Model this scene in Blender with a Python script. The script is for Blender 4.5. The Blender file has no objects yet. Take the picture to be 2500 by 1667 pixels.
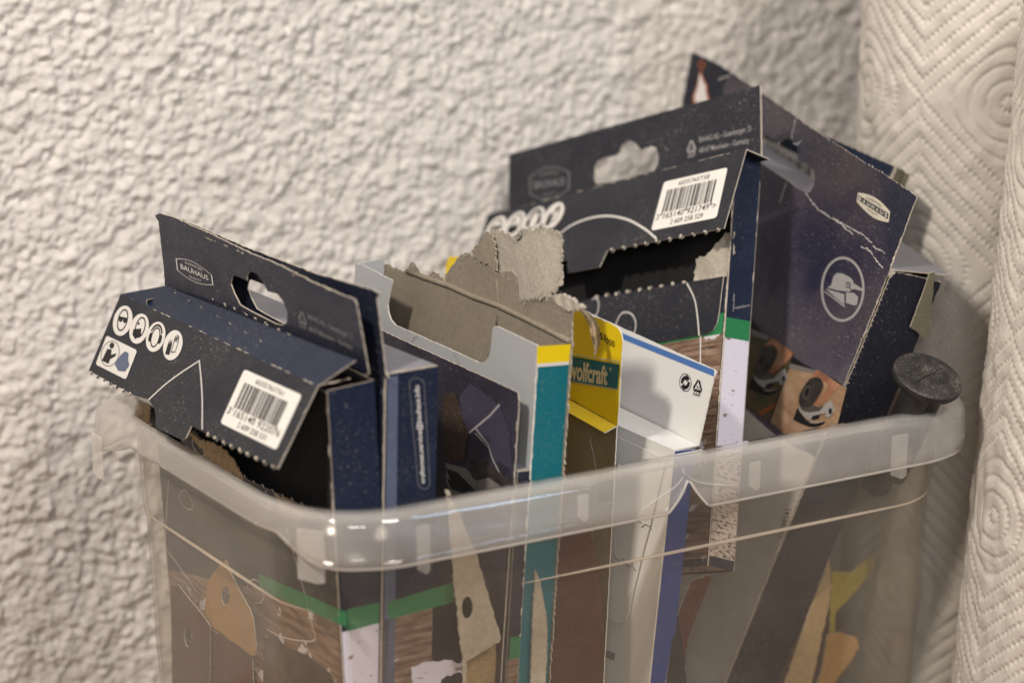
import bpy, bmesh, math, random
import numpy as np
from mathutils import Vector
from mathutils.geometry import delaunay_2d_cdt
random.seed(7); RNG = np.random.default_rng(7)
SC = bpy.context.scene; COL = SC.collection

# ------------------------------------------------------------------ camera
PITCH = math.radians(16); FPX = 5900.0; CAM = np.array([0., 0., .43])
cd = bpy.data.cameras.new('camera'); cam = bpy.data.objects.new('camera', cd); COL.objects.link(cam)
cam.location = CAM; cam.rotation_euler = (math.radians(90) - PITCH, 0, 0)
cd.sensor_width = 36; cd.lens = FPX / 2500 * 36; cd.clip_start = .05; cd.clip_end = 30
cd.dof.use_dof = True; cd.dof.focus_distance = .935; cd.dof.aperture_fstop = 6.0; cd.dof.aperture_blades = 0
SC.camera = cam
# ------------------------------------------------------------------ world, lamps, exposure
wd = bpy.data.worlds.new('World'); SC.world = wd; wd.use_nodes = True
bg = wd.node_tree.nodes['Background']; bg.inputs[0].default_value = (1.0, .97, .94, 1); bg.inputs[1].default_value = .12
def lamp(name, loc, target, power, size, color, size_y=None):
    l = bpy.data.lights.new(name, 'AREA'); l.energy = power; l.color = color
    l.shape = 'RECTANGLE' if size_y else 'DISK'; l.size = size
    if size_y: l.size_y = size_y
    o = bpy.data.objects.new(name, l); COL.objects.link(o); o.location = loc
    o.rotation_euler = (Vector(target) - Vector(loc)).to_track_quat('-Z', 'Y').to_euler(); return o
lamp('key_lamp', (-.50, .12, 1.15), (.02, .95, .15), 13.0, .10, (1, .90, .80))
lamp('ceiling_lamp', (.60, .02, 1.22), (.1, .98, .12), 9.5, .36, (1, .91, .82))
lamp('front_fill', (.0, -.85, .85), (.05, .9, .10), 6.5, .45, (1, .96, .93), .30)  # unseen fill added in front to brighten carton faces and bin contents
lamp('rim_streak_strip', (.80, .36, .82), (.06, .84, .14), 1.3, .07, (.50, .70, 1), .60)  # bluish strip added to draw a window-like streak along the rim
SC.view_settings.view_transform = 'Standard'; SC.view_settings.look = 'None'
SC.view_settings.gamma = 1; SC.view_settings.exposure = .04
SC.view_settings.use_curve_mapping = False
SC.render.engine = 'CYCLES'
SC.cycles.use_denoising = True; SC.cycles.max_bounces = 10; SC.cycles.transparent_max_bounces = 40
SC.cycles.use_adaptive_sampling = True; SC.cycles.adaptive_threshold = .015
SC.cycles.sample_clamp_indirect = 6

# ------------------------------------------------------------------ measuring: photo pixel -> ray -> plane in the scene
CF = np.array([0, math.cos(PITCH), -math.sin(PITCH)]); CU = np.array([0, math.sin(PITCH), math.cos(PITCH)]); CR = np.array([1., 0, 0])
def ray(u, v): return CF + CR * (u - 1250) / FPX - CU * (v - 833.5) / FPX
def hit(px, P, n):
    d = ray(*px); return CAM + d * (np.dot(P - CAM, n) / np.dot(d, n))
def nz(v): return v / np.linalg.norm(v)
def Zm(x0, y0, k): return lambda *pts: [(x0 + k * x, y0 + k * y) for x, y in pts]
D = Zm(0, 0, 1.063); N_ = Zm(0, 0, 1)
za = Zm(200, 500, .34014); zb = Zm(800, 500, .29787); zc = Zm(1150, 100, .31888); zd = Zm(1650, 100, .31888)
ze = Zm(1300, 550, .2551); zf = Zm(1750, 600, .27636); zg = Zm(200, 900, .34014); zh = Zm(900, 850, .34014)
zi = Zm(300, 1200, .29787); zj = Zm(900, 1200, .29787); zk = Zm(1500, 1000, .42533)
def D1(x, y): return (x * 1.063, y * 1.063)
A29 = math.radians(29)
BA = np.array([math.cos(A29), math.sin(A29), 0]); BB = np.array([-math.sin(A29), math.cos(A29), 0])   # bin: along the front, towards the wall
BK = np.array([-.0636, .776, 0.]); ZUP = np.array([0, 0, 1.])
RIMZ = .14; ZT = -.05                       # rim height, table height
def BP(s, t, z): return BK + BA * s + BB * t + ZUP * z
def on_t(px, t): return hit(px, BK + BB * t, BB)

class Pl:
    """a flat (or gently bent) sheet: origin, h across, w up, n out of the printed side"""
    def __init__(s, o, h, w, bend=None):
        s.o = np.array(o, float); s.h = nz(np.array(h, float)); s.w = nz(np.array(w, float)); s.n = np.cross(s.h, s.w); s.bend = bend
    def xy(s, px):
        P = hit(px, s.o, s.n) - s.o; return (float(P @ s.h), float(P @ s.w))
    def xys(s, pts): return [s.xy(p) for p in pts]
    def pt(s, x, y, z=0.):
        if s.bend: z = z + s.bend(x, y)
        return s.o + s.h * x + s.w * y + s.n * z
    def off(s, dz): return Pl(s.o + s.n * dz, s.h, s.w, s.bend)
    def floor_y(s, z=ZT + .006): return float((z - s.o[2]) / s.w[2])
def plane3(pp, t, ph, pv, bend=None):
    P = on_t(D1(*pp), t); P2 = hit(D1(*ph), P, ZUP); h = nz(P - P2)
    P3 = hit(D1(*pv), P, h); w = nz(P3 - P); w = -w if w[2] < 0 else w
    return Pl(P, h, w, bend)
def plane_yl(pp, t, yaw, lean, roll=0, bend=None):
    P = on_t(D1(*pp), t); al, be, ro = map(math.radians, (yaw, lean, roll))
    h0 = np.array([math.sin(al), -math.cos(al), 0]); n = np.array([-math.cos(al), -math.sin(al), 0]) * math.cos(be) + ZUP * math.sin(be)
    w0 = np.cross(n, h0); h = h0 * math.cos(ro) + w0 * math.sin(ro)
    return Pl(P, h, np.cross(n, h), bend)
def plane_line(A, B, px):
    """sheet hinged on the 3D line A->B whose edge at B runs at right angles to a photo point"""
    h = nz(B - A); P3 = hit(px, B, h); w = nz(P3 - B); w = -w if w[2] < 0 else w
    return Pl(B, h, w)

# ------------------------------------------------------------------ materials
def nt(name):
    m = bpy.data.materials.new(name); m.use_nodes = True; t = m.node_tree
    return m, t, t.nodes['Principled BSDF']
def lk(t, a, b): t.links.new(a, b)
def coords(t, scale=(1, 1, 1), uv=False):
    c = t.nodes.new('ShaderNodeTexCoord'); mp = t.nodes.new('ShaderNodeMapping'); mp.inputs['Scale'].default_value = scale
    lk(t, c.outputs['UV' if uv else 'Object'], mp.inputs[0]); return mp.outputs[0]
def noise(t, vec, scale, detail=2., rough=.5):
    n = t.nodes.new('ShaderNodeTexNoise'); n.inputs['Scale'].default_value = scale; n.inputs['Detail'].default_value = detail
    n.inputs['Roughness'].default_value = rough; lk(t, vec, n.inputs['Vector']); return n.outputs['Fac']
def ramp(t, fac, stops, interp='LINEAR'):
    r = t.nodes.new('ShaderNodeValToRGB'); e = r.color_ramp.elements; r.color_ramp.interpolation = interp
    while len(e) < len(stops): e.new(.5)
    for i, (p, c) in enumerate(stops):
        e[i].position = p; e[i].color = (c, c, c, 1) if isinstance(c, (int, float)) else (*c, 1)
    lk(t, fac, r.inputs[0]); return r.outputs[0]
def mixc(t, fac, a, b, mode='MIX'):
    m = t.nodes.new('ShaderNodeMix'); m.data_type = 'RGBA'; m.blend_type = mode
    for i, v in ((0, fac), (6, a), (7, b)):
        if isinstance(v, (int, float)): m.inputs[i].default_value = v
        elif isinstance(v, tuple): m.inputs[i].default_value = (*v, 1)
        else: lk(t, v, m.inputs[i])
    return m.outputs[2]
def mul(t, a, b):
    m = t.nodes.new('ShaderNodeMath'); m.operation = 'MULTIPLY'
    for i, v in ((0, a), (1, b)):
        if isinstance(v, (int, float)): m.inputs[i].default_value = v
        else: lk(t, v, m.inputs[i])
    return m.outputs[0]
def bump(t, p, h, strength, dist):
    b = t.nodes.new('ShaderNodeBump'); b.inputs['Strength'].default_value = strength; b.inputs['Distance'].default_value = dist
    lk(t, h, b.inputs['Height']); lk(t, b.outputs[0], p.inputs['Normal'])
def dusted(t, p, col, amount, dust=(.42, .40, .40)):
    v = coords(t)
    fine = ramp(t, noise(t, v, 1500, 1.5), [(.60, 0.), (.74, 1.)]); big = ramp(t, noise(t, v, 17, 4, .65), [(.40, .06), (.68, 1.)])
    coarse = ramp(t, noise(t, v, 620, 1.), [(.70, 0.), (.76, 1.)])
    film = mul(t, big, .018 * amount)
    c = mixc(t, mul(t, mul(t, fine, big), .75 * amount), col, dust)
    c = mixc(t, mul(t, mul(t, coarse, big), .7 * amount), c, dust)
    c = mixc(t, film, c, dust); lk(t, c, p.inputs['Base Color'])
    rr = ramp(t, noise(t, v, 60, 3), [(.3, .0), (.7, 1.)]); return v, rr
MATS = {}
def printed(name, col, rough=.42, dust=.35, spec=.28):
    m, t, p = nt(name); v, rr = dusted(t, p, col, dust)
    p.inputs['Specular IOR Level'].default_value = spec
    r = t.nodes.new('ShaderNodeMapRange'); lk(t, rr, r.inputs[0]); r.inputs[3].default_value = rough - .07; r.inputs[4].default_value = rough + .12
    lk(t, r.outputs[0], p.inputs['Roughness']); bump(t, p, noise(t, v, 900, 2), .10, .0002); MATS[name] = m; return m
def plain(name, col, rough=.6, spec=.3):
    m, t, p = nt(name); p.inputs['Base Color'].default_value = (*col, 1); p.inputs['Roughness'].default_value = rough
    p.inputs['Specular IOR Level'].default_value = spec; MATS[name] = m; return m
printed('navy', (.013, .017, .035), .33, .7); printed('navy_blue', (.010, .018, .044), .30, .5); printed('black_board', (.013, .013, .015), .5, .3)
printed('charcoal', (.016, .018, .026), .38, .85); printed('spine_dark', (.010, .012, .022), .5, .4)
printed('teal', (.005, .145, .185), .4, .5); printed('yellow', (.80, .60, .008), .4, .12); printed('green', (.022, .20, .075), .42, .5)
printed('grey_board', (.42, .44, .45), .5, .12); printed('white_board', (.74, .74, .73), .45, .06); printed('blue_stripe', (.075, .18, .46), .42, .3)
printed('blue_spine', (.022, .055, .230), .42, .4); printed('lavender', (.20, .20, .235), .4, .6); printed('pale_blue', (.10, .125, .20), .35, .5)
printed('teal_band', (.004, .125, .200), .4, .1); plain('ink_white', (.70, .68, .65), .5); plain('ink_grey', (.36, .35, .35), .5); plain('ink_dim', (.20, .20, .21), .5); plain('ink_black', (.014, .014, .016), .5)
plain('sticker', (.80, .78, .74), .5); plain('orange', (.34, .09, .02), .5); plain('skin', (.50, .22, .10), .5); plain('tool_white', (.33, .32, .30), .5)
plain('tool_dark', (.030, .026, .025), .5); plain('photo_green', (.065, .075, .035), .5); plain('photo_wood', (.42, .22, .10), .5)
plain('photo_grey', (.20, .185, .17), .5); plain('badge_cream', (.62, .58, .48), .5)

printed('cloth_dusk', (.055, .050, .080), .4, .3); printed('brown_dark', (.050, .032, .022), .42, .5); plain('tool_mid', (.085, .072, .060), .5)
zm = Zm(1750, 700, .2551)
def fibre(name, col, rough=.95, cont=.35, sc=420, bstr=.5):
    m, t, p = nt(name); v = coords(t)
    a = noise(t, v, sc, 4, .65); b_ = noise(t, v, sc * .14, 3)
    c = mixc(t, ramp(t, a, [(.3, 0.), (.72, 1.)]), tuple(x * (1 - cont) for x in col), tuple(min(1, x * (1 + cont)) for x in col))
    c = mixc(t, mul(t, ramp(t, b_, [(.35, 0.), (.7, 1.)]), .35), c, tuple(x * .7 for x in col))
    sp = ramp(t, noise(t, v, 1100, 1), [(.70, 0.), (.75, 1.)]); c = mixc(t, mul(t, sp, .5), c, tuple(x * .35 for x in col))
    lk(t, c, p.inputs['Base Color']); p.inputs['Roughness'].default_value = rough; p.inputs['Specular IOR Level'].default_value = .15
    bump(t, p, a, bstr, .0006); MATS[name] = m; return m
fibre('raw_edge', (.55, .49, .41), cont=.3, sc=700); fibre('cardboard', (.27, .235, .185), cont=.14, sc=500, bstr=.25); fibre('torn_layer', (.46, .42, .355), cont=.22, sc=800, bstr=.5)
fibre('white_edge', (.72, .70, .66), cont=.12, sc=700); fibre('tan_torn', (.42, .32, .20), cont=.3, sc=450)
fibre('olive_board', (.17, .16, .115), cont=.15); fibre('sand_red', (.105, .046, .036), cont=.45, sc=1400, bstr=.9); fibre('sand_brown', (.10, .06, .042), cont=.35, sc=1400, bstr=.9)
fibre('sand_tan', (.40, .29, .15), cont=.3, sc=1200, bstr=.9); fibre('dull_yellow', (.40, .33, .05), cont=.2, sc=300, bstr=.3); fibre('sand_ochre', (.42, .25, .09), cont=.3, sc=1200, bstr=.9); fibre('paper_back', (.46, .40, .31), cont=.15, sc=500, bstr=.2)
fibre('black_sheet', (.022, .022, .023), cont=.25, sc=900, bstr=.6)

def wood_print(name, white_at, base=((.035, .020, .014), (.20, .125, .085), (.38, .28, .20)), white=(.66, .63, .66), fine=1.0):
    m, t, p = nt(name); v = coords(t, (55, 520 * fine, 1), True); v2 = coords(t, (60, 95, 1), True)
    g = noise(t, v, 1., 5, .65); c = ramp(t, g, [(.32, base[0]), (.5, base[1]), (.68, base[2])])
    w = ramp(t, noise(t, v2, 1., 4, .55), [(white_at, 0.), (white_at + .025, 1.)])
    wc = mixc(t, ramp(t, noise(t, coords(t, (200, 500, 1), True), 1., 3), [(.3, 0.), (.7, 1.)]), tuple(x * .85 for x in white), white)
    c = mixc(t, w, c, wc)
    sp = ramp(t, noise(t, coords(t), 1500, 1.5), [(.64, 0.), (.74, 1.)]); c = mixc(t, mul(t, sp, .25), c, (.5, .48, .46))
    lk(t, c, p.inputs['Base Color']); p.inputs['Roughness'].default_value = .42; p.inputs['Specular IOR Level'].default_value = .4; MATS[name] = m; return m
wood_print('wood_print', .60); wood_print('wood_pale', .50); wood_print('birch_print', .30, white=(.66, .64, .74))
def birch(name):
    m, t, p = nt(name); a = noise(t, coords(t, (230, 700, 1), True), 1., 2.5); c = ramp(t, a, [(.28, (.10, .09, .13)), (.325, (.70, .68, .78))])
    b_ = ramp(t, noise(t, coords(t, (110, 190, 1), True), 1., 3), [(.66, 0.), (.675, 1.)]); c = mixc(t, b_, c, (.26, .19, .15))
    lk(t, c, p.inputs['Base Color']); p.inputs['Roughness'].default_value = .42; MATS[name] = m
birch('birch')
def speckle_bark(name):
    m, t, p = nt(name); a = noise(t, coords(t, (420, 900, 1), True), 1., 3); c = ramp(t, a, [(.36, (.07, .05, .045)), (.47, (.50, .42, .36)), (.7, (.66, .58, .52))])
    lk(t, c, p.inputs['Base Color']); p.inputs['Roughness'].default_value = .5; MATS[name] = m
speckle_bark('bark')
def smoke_print(name):
    m, t, p = nt(name); g = coords(t, (1, 1, 1), True); s = t.nodes.new('ShaderNodeSeparateXYZ'); lk(t, g, s.inputs[0])
    y = t.nodes.new('ShaderNodeMapRange'); lk(t, s.outputs[1], y.inputs[0]); y.inputs[1].default_value = .035; y.inputs[2].default_value = -.085
    n1 = noise(t, coords(t, (1, 1, 1), True), 34, 5, .6); n2 = noise(t, coords(t, (1, 1, 1), True), 16, 3)
    a = t.nodes.new('ShaderNodeMath'); a.operation = 'ADD'; lk(t, y.outputs[0], a.inputs[0]); lk(t, mul(t, n1, .55), a.inputs[1])
    c = ramp(t, a.outputs[0], [(.35, (.010, .012, .030)), (.72, (.022, .021, .052)), (.98, (.085, .078, .105))])
    c = mixc(t, mul(t, ramp(t, n2, [(.45, 0.), (.65, 1.)]), .5), c, (.10, .075, .075), 'MIX')
    v, rr = dusted(t, p, c, .75, (.50, .48, .48)); p.inputs['Roughness'].default_value = .42; bump(t, p, noise(t, v, 900, 2), .1, .0002); MATS[name] = m
smoke_print('smoke_print')
def gradient_print(name, c0, c1, sc=22, axis_scale=(1, 1, 1)):
    m, t, p = nt(name); n1 = noise(t, coords(t, axis_scale, True), sc, 4, .6); c = ramp(t, n1, [(.35, c0), (.68, c1)])
    v, rr = dusted(t, p, c, .5); p.inputs['Roughness'].default_value = .42; MATS[name] = m
gradient_print('dusk_print', (.012, .012, .022), (.050, .044, .070)); gradient_print('stone_print', (.46, .43, .39), (.62, .59, .54), 30)
gradient_print('photo_green', (.035, .05, .022), (.15, .085, .035), 60); gradient_print('photo_wood', (.26, .15, .08), (.44, .30, .19), 50, (1, 3, 1))
gradient_print('tool_dark', (.016, .014, .014), (.060, .052, .046), 160); gradient_print('skin', (.24, .10, .05), (.44, .22, .13), 110)

def plastic(name, opacity, edge_gain, tint, rough, spec, through=.5):
    m, t, p = nt(name); t.nodes.remove(p); out = t.nodes['Material Output']; v = coords(t)
    tr = t.nodes.new('ShaderNodeBsdfTransparent'); tr.inputs[0].default_value = (.985, .975, .955, 1)
    df = t.nodes.new('ShaderNodeBsdfDiffuse'); df.inputs[0].default_value = (*tint, 1)
    tl = t.nodes.new('ShaderNodeBsdfTranslucent'); tl.inputs[0].default_value = (*tint, 1)
    gl = t.nodes.new('ShaderNodeBsdfGlossy'); gl.inputs['Roughness'].default_value = rough
    m1 = t.nodes.new('ShaderNodeMixShader'); m1.inputs[0].default_value = through; lk(t, df.outputs[0], m1.inputs[1]); lk(t, tl.outputs[0], m1.inputs[2])
    lw = t.nodes.new('ShaderNodeLayerWeight'); lw.inputs[0].default_value = .22
    sc = ramp(t, noise(t, v, 900, 2), [(.62, 0.), (.74, 1.)]); cl = ramp(t, noise(t, v, 24, 4), [(.3, .75), (.7, 1.35)])
    a = t.nodes.new('ShaderNodeMath'); a.operation = 'MULTIPLY_ADD'; lk(t, lw.outputs['Facing'], a.inputs[0]); a.inputs[1].default_value = edge_gain; a.inputs[2].default_value = opacity
    b_ = t.nodes.new('ShaderNodeMath'); b_.operation = 'MULTIPLY_ADD'; lk(t, sc, b_.inputs[0]); b_.inputs[1].default_value = .05; lk(t, mul(t, a.outputs[0], cl), b_.inputs[2])
    scr = None
    for rot, sc3 in (((.3, .2, .5), (60, 60, 1900)), ((1.1, .4, -.7), (50, 50, 1700))):
        vv = coords(t, sc3); vv.node.inputs['Rotation'].default_value = rot; l_ = ramp(t, noise(t, vv, 1., 2), [(.70, 0.), (.76, 1.)]); scr = l_ if scr is None else mixc(t, 1., scr, l_, 'ADD')
    b2 = t.nodes.new('ShaderNodeMath'); b2.operation = 'MULTIPLY_ADD'; lk(t, scr, b2.inputs[0]); b2.inputs[1].default_value = .10; lk(t, b_.outputs[0], b2.inputs[2]); b_ = b2
    m2 = t.nodes.new('ShaderNodeMixShader'); lk(t, b_.outputs[0], m2.inputs[0]); lk(t, tr.outputs[0], m2.inputs[1]); lk(t, m1.outputs[0], m2.inputs[2])
    l5 = t.nodes.new('ShaderNodeLayerWeight'); l5.inputs[0].default_value = .5      # Schlick reflectance, the same from either side of the thin wall
    pw = t.nodes.new('ShaderNodeMath'); pw.operation = 'POWER'; lk(t, l5.outputs['Facing'], pw.inputs[0]); pw.inputs[1].default_value = 5
    fr = t.nodes.new('ShaderNodeMath'); fr.operation = 'MULTIPLY_ADD'; lk(t, pw.outputs[0], fr.inputs[0]); fr.inputs[1].default_value = .95; fr.inputs[2].default_value = .042
    m3 = t.nodes.new('ShaderNodeMixShader'); lk(t, mul(t, fr.outputs[0], spec), m3.inputs[0]); lk(t, m2.outputs[0], m3.inputs[1]); lk(t, gl.outputs[0], m3.inputs[2])
    bp = t.nodes.new('ShaderNodeBump'); bp.inputs['Strength'].default_value = .12; bp.inputs['Distance'].default_value = .0005
    lk(t, noise(t, v, 160, 3), bp.inputs['Height']); lk(t, bp.outputs[0], gl.inputs['Normal']); lk(t, m3.outputs[0], out.inputs[0]); MATS[name] = m
plastic('clear_plastic', .031, .16, (.97, .90, .79), .14, .7, .4)
plastic('rim_plastic', .150, .15, (.98, .97, .95), .05, 1., .25)
plastic('rib_plastic', .22, .2, (.97, .95, .92), .2, .8, .3)
plastic('ridge_plastic', .55, .2, (.95, .86, .74), .15, .8); plastic('bright_edge_plastic', .75, .2, (.98, .97, .95), .1, .8, .3)
def stucco():
    m, t, p = nt('stucco'); v = coords(t); a = noise(t, v, 1300, 3); b_ = noise(t, v, 40, 3)
    c = mixc(t, ramp(t, b_, [(.3, 0.), (.7, 1.)]), (.66, .63, .595), (.72, .69, .655)); lk(t, c, p.inputs['Base Color'])
    p.inputs['Roughness'].default_value = .9; p.inputs['Specular IOR Level'].default_value = .2; bump(t, p, a, .35, .0004); MATS['stucco'] = m
stucco()
def tissue():
    m, t, p = nt('tissue'); v = coords(t); a = noise(t, v, 1500, 4, .7)
    p.inputs['Base Color'].default_value = (.67, .63, .57, 1); p.inputs['Roughness'].default_value = .95; p.inputs['Specular IOR Level'].default_value = .1
    p.inputs['Subsurface Weight'].default_value = .15; p.inputs['Subsurface Radius'].default_value = (.003, .0028, .0025); p.inputs['Subsurface Scale'].default_value = .5
    bump(t, p, a, .5, .0004); MATS['tissue'] = m
tissue()
def table_wood():
    m, t, p = nt('table_wood'); g = noise(t, coords(t, (6, 90, 1)), 1., 5, .6)
    lk(t, ramp(t, g, [(.3, (.16, .085, .045)), (.7, (.34, .20, .11))]), p.inputs['Base Color']); p.inputs['Roughness'].default_value = .55; MATS['table_wood'] = m
table_wood()
def dusty_black():
    m, t, p = nt('dusty_black'); v = coords(t); geo = t.nodes.new('ShaderNodeNewGeometry')
    base = mixc(t, ramp(t, noise(t, v, 300, 3), [(.4, 0.), (.7, 1.)]), (.011, .011, .011), (.022, .021, .020))
    up = t.nodes.new('ShaderNodeVectorMath'); up.operation = 'DOT_PRODUCT'; lk(t, geo.outputs['Normal'], up.inputs[0]); up.inputs[1].default_value = (0, 0, 1)
    u2 = ramp(t, up.outputs['Value'], [(.45, 0.), (.7, 1.)])
    g = ramp(t, noise(t, v, 1900, 2.5, .7), [(.50, 0.), (.66, 1.)]); big = ramp(t, noise(t, v, 130, 3), [(.40, .05), (.66, 1.)])
    few = mul(t, ramp(t, noise(t, v, 1500, 2), [(.68, 0.), (.75, 1.)]), .25)
    f = t.nodes.new('ShaderNodeMath'); f.operation = 'MAXIMUM'; lk(t, mul(t, mul(t, g, big), mul(t, u2, .85)), f.inputs[0]); lk(t, few, f.inputs[1])
    lk(t, mixc(t, f.outputs[0], base, (.36, .32, .27)), p.inputs['Base Color']); p.inputs['Roughness'].default_value = .5; bump(t, p, noise(t, v, 1900, 2), .25, .0004); MATS['dusty_black'] = m
dusty_black()
def M(n): return MATS[n]

# ------------------------------------------------------------------ builders
def thing(name, base, label, cat, group=None, kind=None):
    o = bpy.data.objects.new(name, None); COL.objects.link(o); o.location = base; o.empty_display_size = .02
    o['label'] = label; o['category'] = cat
    if group: o['group'] = group
    return o
def world_loc(o):
    v = Vector((0, 0, 0))
    while o is not None: v = v + o.location; o = o.parent
    return np.array(v)
def link(name, verts, faces, mats, parent=None, mi=None, uv=None, smooth=False):
    base = world_loc(parent) if parent else np.zeros(3)
    me = bpy.data.meshes.new(name); V = np.array(verts, float) - base
    me.from_pydata(V.tolist(), [], [tuple(int(i) for i in f) for f in faces])
    for m in mats: me.materials.append(m)
    if mi is not None: me.polygons.foreach_set('material_index', np.array(mi, np.int32))
    if uv is not None:
        ul = me.uv_layers.new(name='UVMap'); li = np.empty(len(me.loops), np.int32); me.loops.foreach_get('vertex_index', li)
        ul.data.foreach_set('uv', np.array(uv, np.float32)[li].ravel())
    if smooth: me.polygons.foreach_set('use_smooth', np.ones(len(me.polygons), bool))
    me.update(); o = bpy.data.objects.new(name, me); COL.objects.link(o)
    if parent: o.parent = parent
    return o
def clean(lp):
    out = []
    for p in lp:
        if not out or math.hypot(p[0] - out[-1][0], p[1] - out[-1][1]) > 2e-5: out.append(p)
    if math.hypot(out[0][0] - out[-1][0], out[0][1] - out[-1][1]) < 2e-5: out.pop()
    return out
def rough(lp, amp, step=.0014, sel=None):
    out = []
    for i, p in enumerate(lp):
        q = lp[(i + 1) % len(lp)]; L = math.hypot(q[0] - p[0], q[1] - p[1]); k = max(1, int(L / step)); out.append(p)
        if sel is not None and not sel(p, q): continue
        nx, ny = (-(q[1] - p[1]) / max(L, 1e-9), (q[0] - p[0]) / max(L, 1e-9))
        for j in range(1, k):
            f = j / k; a = random.gauss(0, amp); out.append((p[0] + (q[0] - p[0]) * f + nx * a, p[1] + (q[1] - p[1]) * f + ny * a))
    return out
def tri2(loops, grid=None):
    vs, es = [], []
    for lp in loops:
        lp = clean(lp); b0 = len(vs); vs += [Vector(p) for p in lp]; es += [(b0 + i, b0 + (i + 1) % len(lp)) for i in range(len(lp))]
    if grid:
        xs = [v[0] for v in vs]; ys = [v[1] for v in vs]; x = min(xs) + grid * .37
        while x < max(xs):
            y = min(ys) + grid * .41
            while y < max(ys): vs.append(Vector((x, y))); y += grid
            x += grid
    r = delaunay_2d_cdt(vs, es, [], 1, 1e-6)
    V = [(v[0], v[1]) for v in r[0]]; F = []; hl = [clean(l) for l in loops[1:]]
    def inside(x, y, lp):
        c = False
        for i in range(len(lp)):
            (x1, y1), (x2, y2) = lp[i - 1], lp[i]
            if (y1 > y) != (y2 > y) and x < (x2 - x1) * (y - y1) / (y2 - y1) + x1: c = not c
        return c
    for f in r[2]:
        a, b, c = (V[i] for i in f[:3])
        if hl:
            mx, my = (a[0] + b[0] + c[0]) / 3, (a[1] + b[1] + c[1]) / 3
            if any(inside(mx, my, l) for l in hl): continue
        F.append(tuple(f) if (b[0] - a[0]) * (c[1] - a[1]) - (b[1] - a[1]) * (c[0] - a[0]) > 0 else tuple(reversed(f)))
    return V, F
def card(name, pl, outer, mats, parent, holes=(), th=.0005, z=0., grid=None, extra=None):
    """a sheet of board with real thickness; mats = (front, edge, back)"""
    V, F = tri2([outer] + list(holes), grid); n = len(V)
    f3 = [pl.pt(x, y, z + (extra(x, y) if extra else 0)) for x, y in V]; b3 = [pl.pt(x, y, z - th + (extra(x, y) if extra else 0)) for x, y in V]
    faces = list(F) + [tuple(i + n for i in reversed(f)) for f in F]; mi = [0] * len(F) + [2] * len(F)
    cnt = {}
    for f in F:
        for i in range(len(f)):
            e = (f[i], f[(i + 1) % len(f)]); k = (min(e), max(e)); cnt.setdefault(k, []).append(e)
    for k, l in cnt.items():
        if len(l) == 1: a, b = l[0]; faces.append((b, a, a + n, b + n)); mi.append(1)
    return link(name, f3 + b3, faces, [M(m) for m in mats], parent, mi, V + V)
def decal(name, pl, polys, mat, parent, layer=1, grid=None, extra=None):
    """flat print: polys = list of (outer, holes...) loops in sheet coordinates"""
    Vs, Fs, UV = [], [], []
    for loops in polys:
        V, F = tri2(loops, grid); b0 = len(Vs)
        Vs += [pl.pt(x, y, .00009 * layer + (extra(x, y) if extra else 0)) for x, y in V]; UV += V; Fs += [tuple(i + b0 for i in f) for f in F]
    return link(name, Vs, Fs, [M(mat)], parent, None, UV)
def stroke(lp, wd, closed=False):
    out = []
    n = len(lp)
    for i in range(n if closed else n - 1):
        p, q = lp[i], lp[(i + 1) % n]; L = math.hypot(q[0] - p[0], q[1] - p[1])
        if L < 1e-6: continue
        nx, ny = -(q[1] - p[1]) / L * wd / 2, (q[0] - p[0]) / L * wd / 2; ex, ey = (q[0] - p[0]) / L * wd * .2, (q[1] - p[1]) / L * wd * .2
        out.append([[(p[0] - nx - ex, p[1] - ny - ey), (q[0] - nx + ex, q[1] - ny + ey), (q[0] + nx + ex, q[1] + ny + ey), (p[0] + nx - ex, p[1] + ny - ey)]])
    return out
def smooth_line(pts, k=6):
    P = [np.array(p) for p in pts]; P = [2 * P[0] - P[1]] + P + [2 * P[-1] - P[-2]]; out = []
    for i in range(1, len(P) - 2):
        for j in range(k):
            t = j / k; a, b, c, d = P[i - 1:i + 3]
            out.append(tuple(.5 * (2 * b + (c - a) * t + (2 * a - 5 * b + 4 * c - d) * t * t + (3 * b - a - 3 * c + d) * t ** 3)))
    out.append(tuple(P[-2])); return out
class Quad:
    """unit square -> sheet; corners in the photo: top-left, top-right, bottom-right, bottom-left"""
    def __init__(s, pl, px): s.pl = pl; s.c = [np.array(pl.xy(p)) for p in px]
    def __call__(s, u, v):
        tl, tr, br, bl = s.c; return tuple((bl * (1 - u) + br * u) * (1 - v) + (tl * (1 - u) + tr * u) * v)
    def loop(s, pts): return [s(*p) for p in pts]
def ell(cx, cy, rx, ry, k=28, a0=0, a1=360): return [(cx + rx * math.cos(math.radians(a0 + (a1 - a0) * i / k)), cy + ry * math.sin(math.radians(a0 + (a1 - a0) * i / k))) for i in range(k + (a1 - a0 < 360))]
def rrect(x0, y0, x1, y1, rx, ry):
    o = []
    for cx, cy, a in ((x1 - rx, y1 - ry, 0), (x0 + rx, y1 - ry, 90), (x0 + rx, y0 + ry, 180), (x1 - rx, y0 + ry, 270)): o += ell(cx, cy, rx, ry, 5, a, a + 90)
    return o
FONTC = {}
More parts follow.
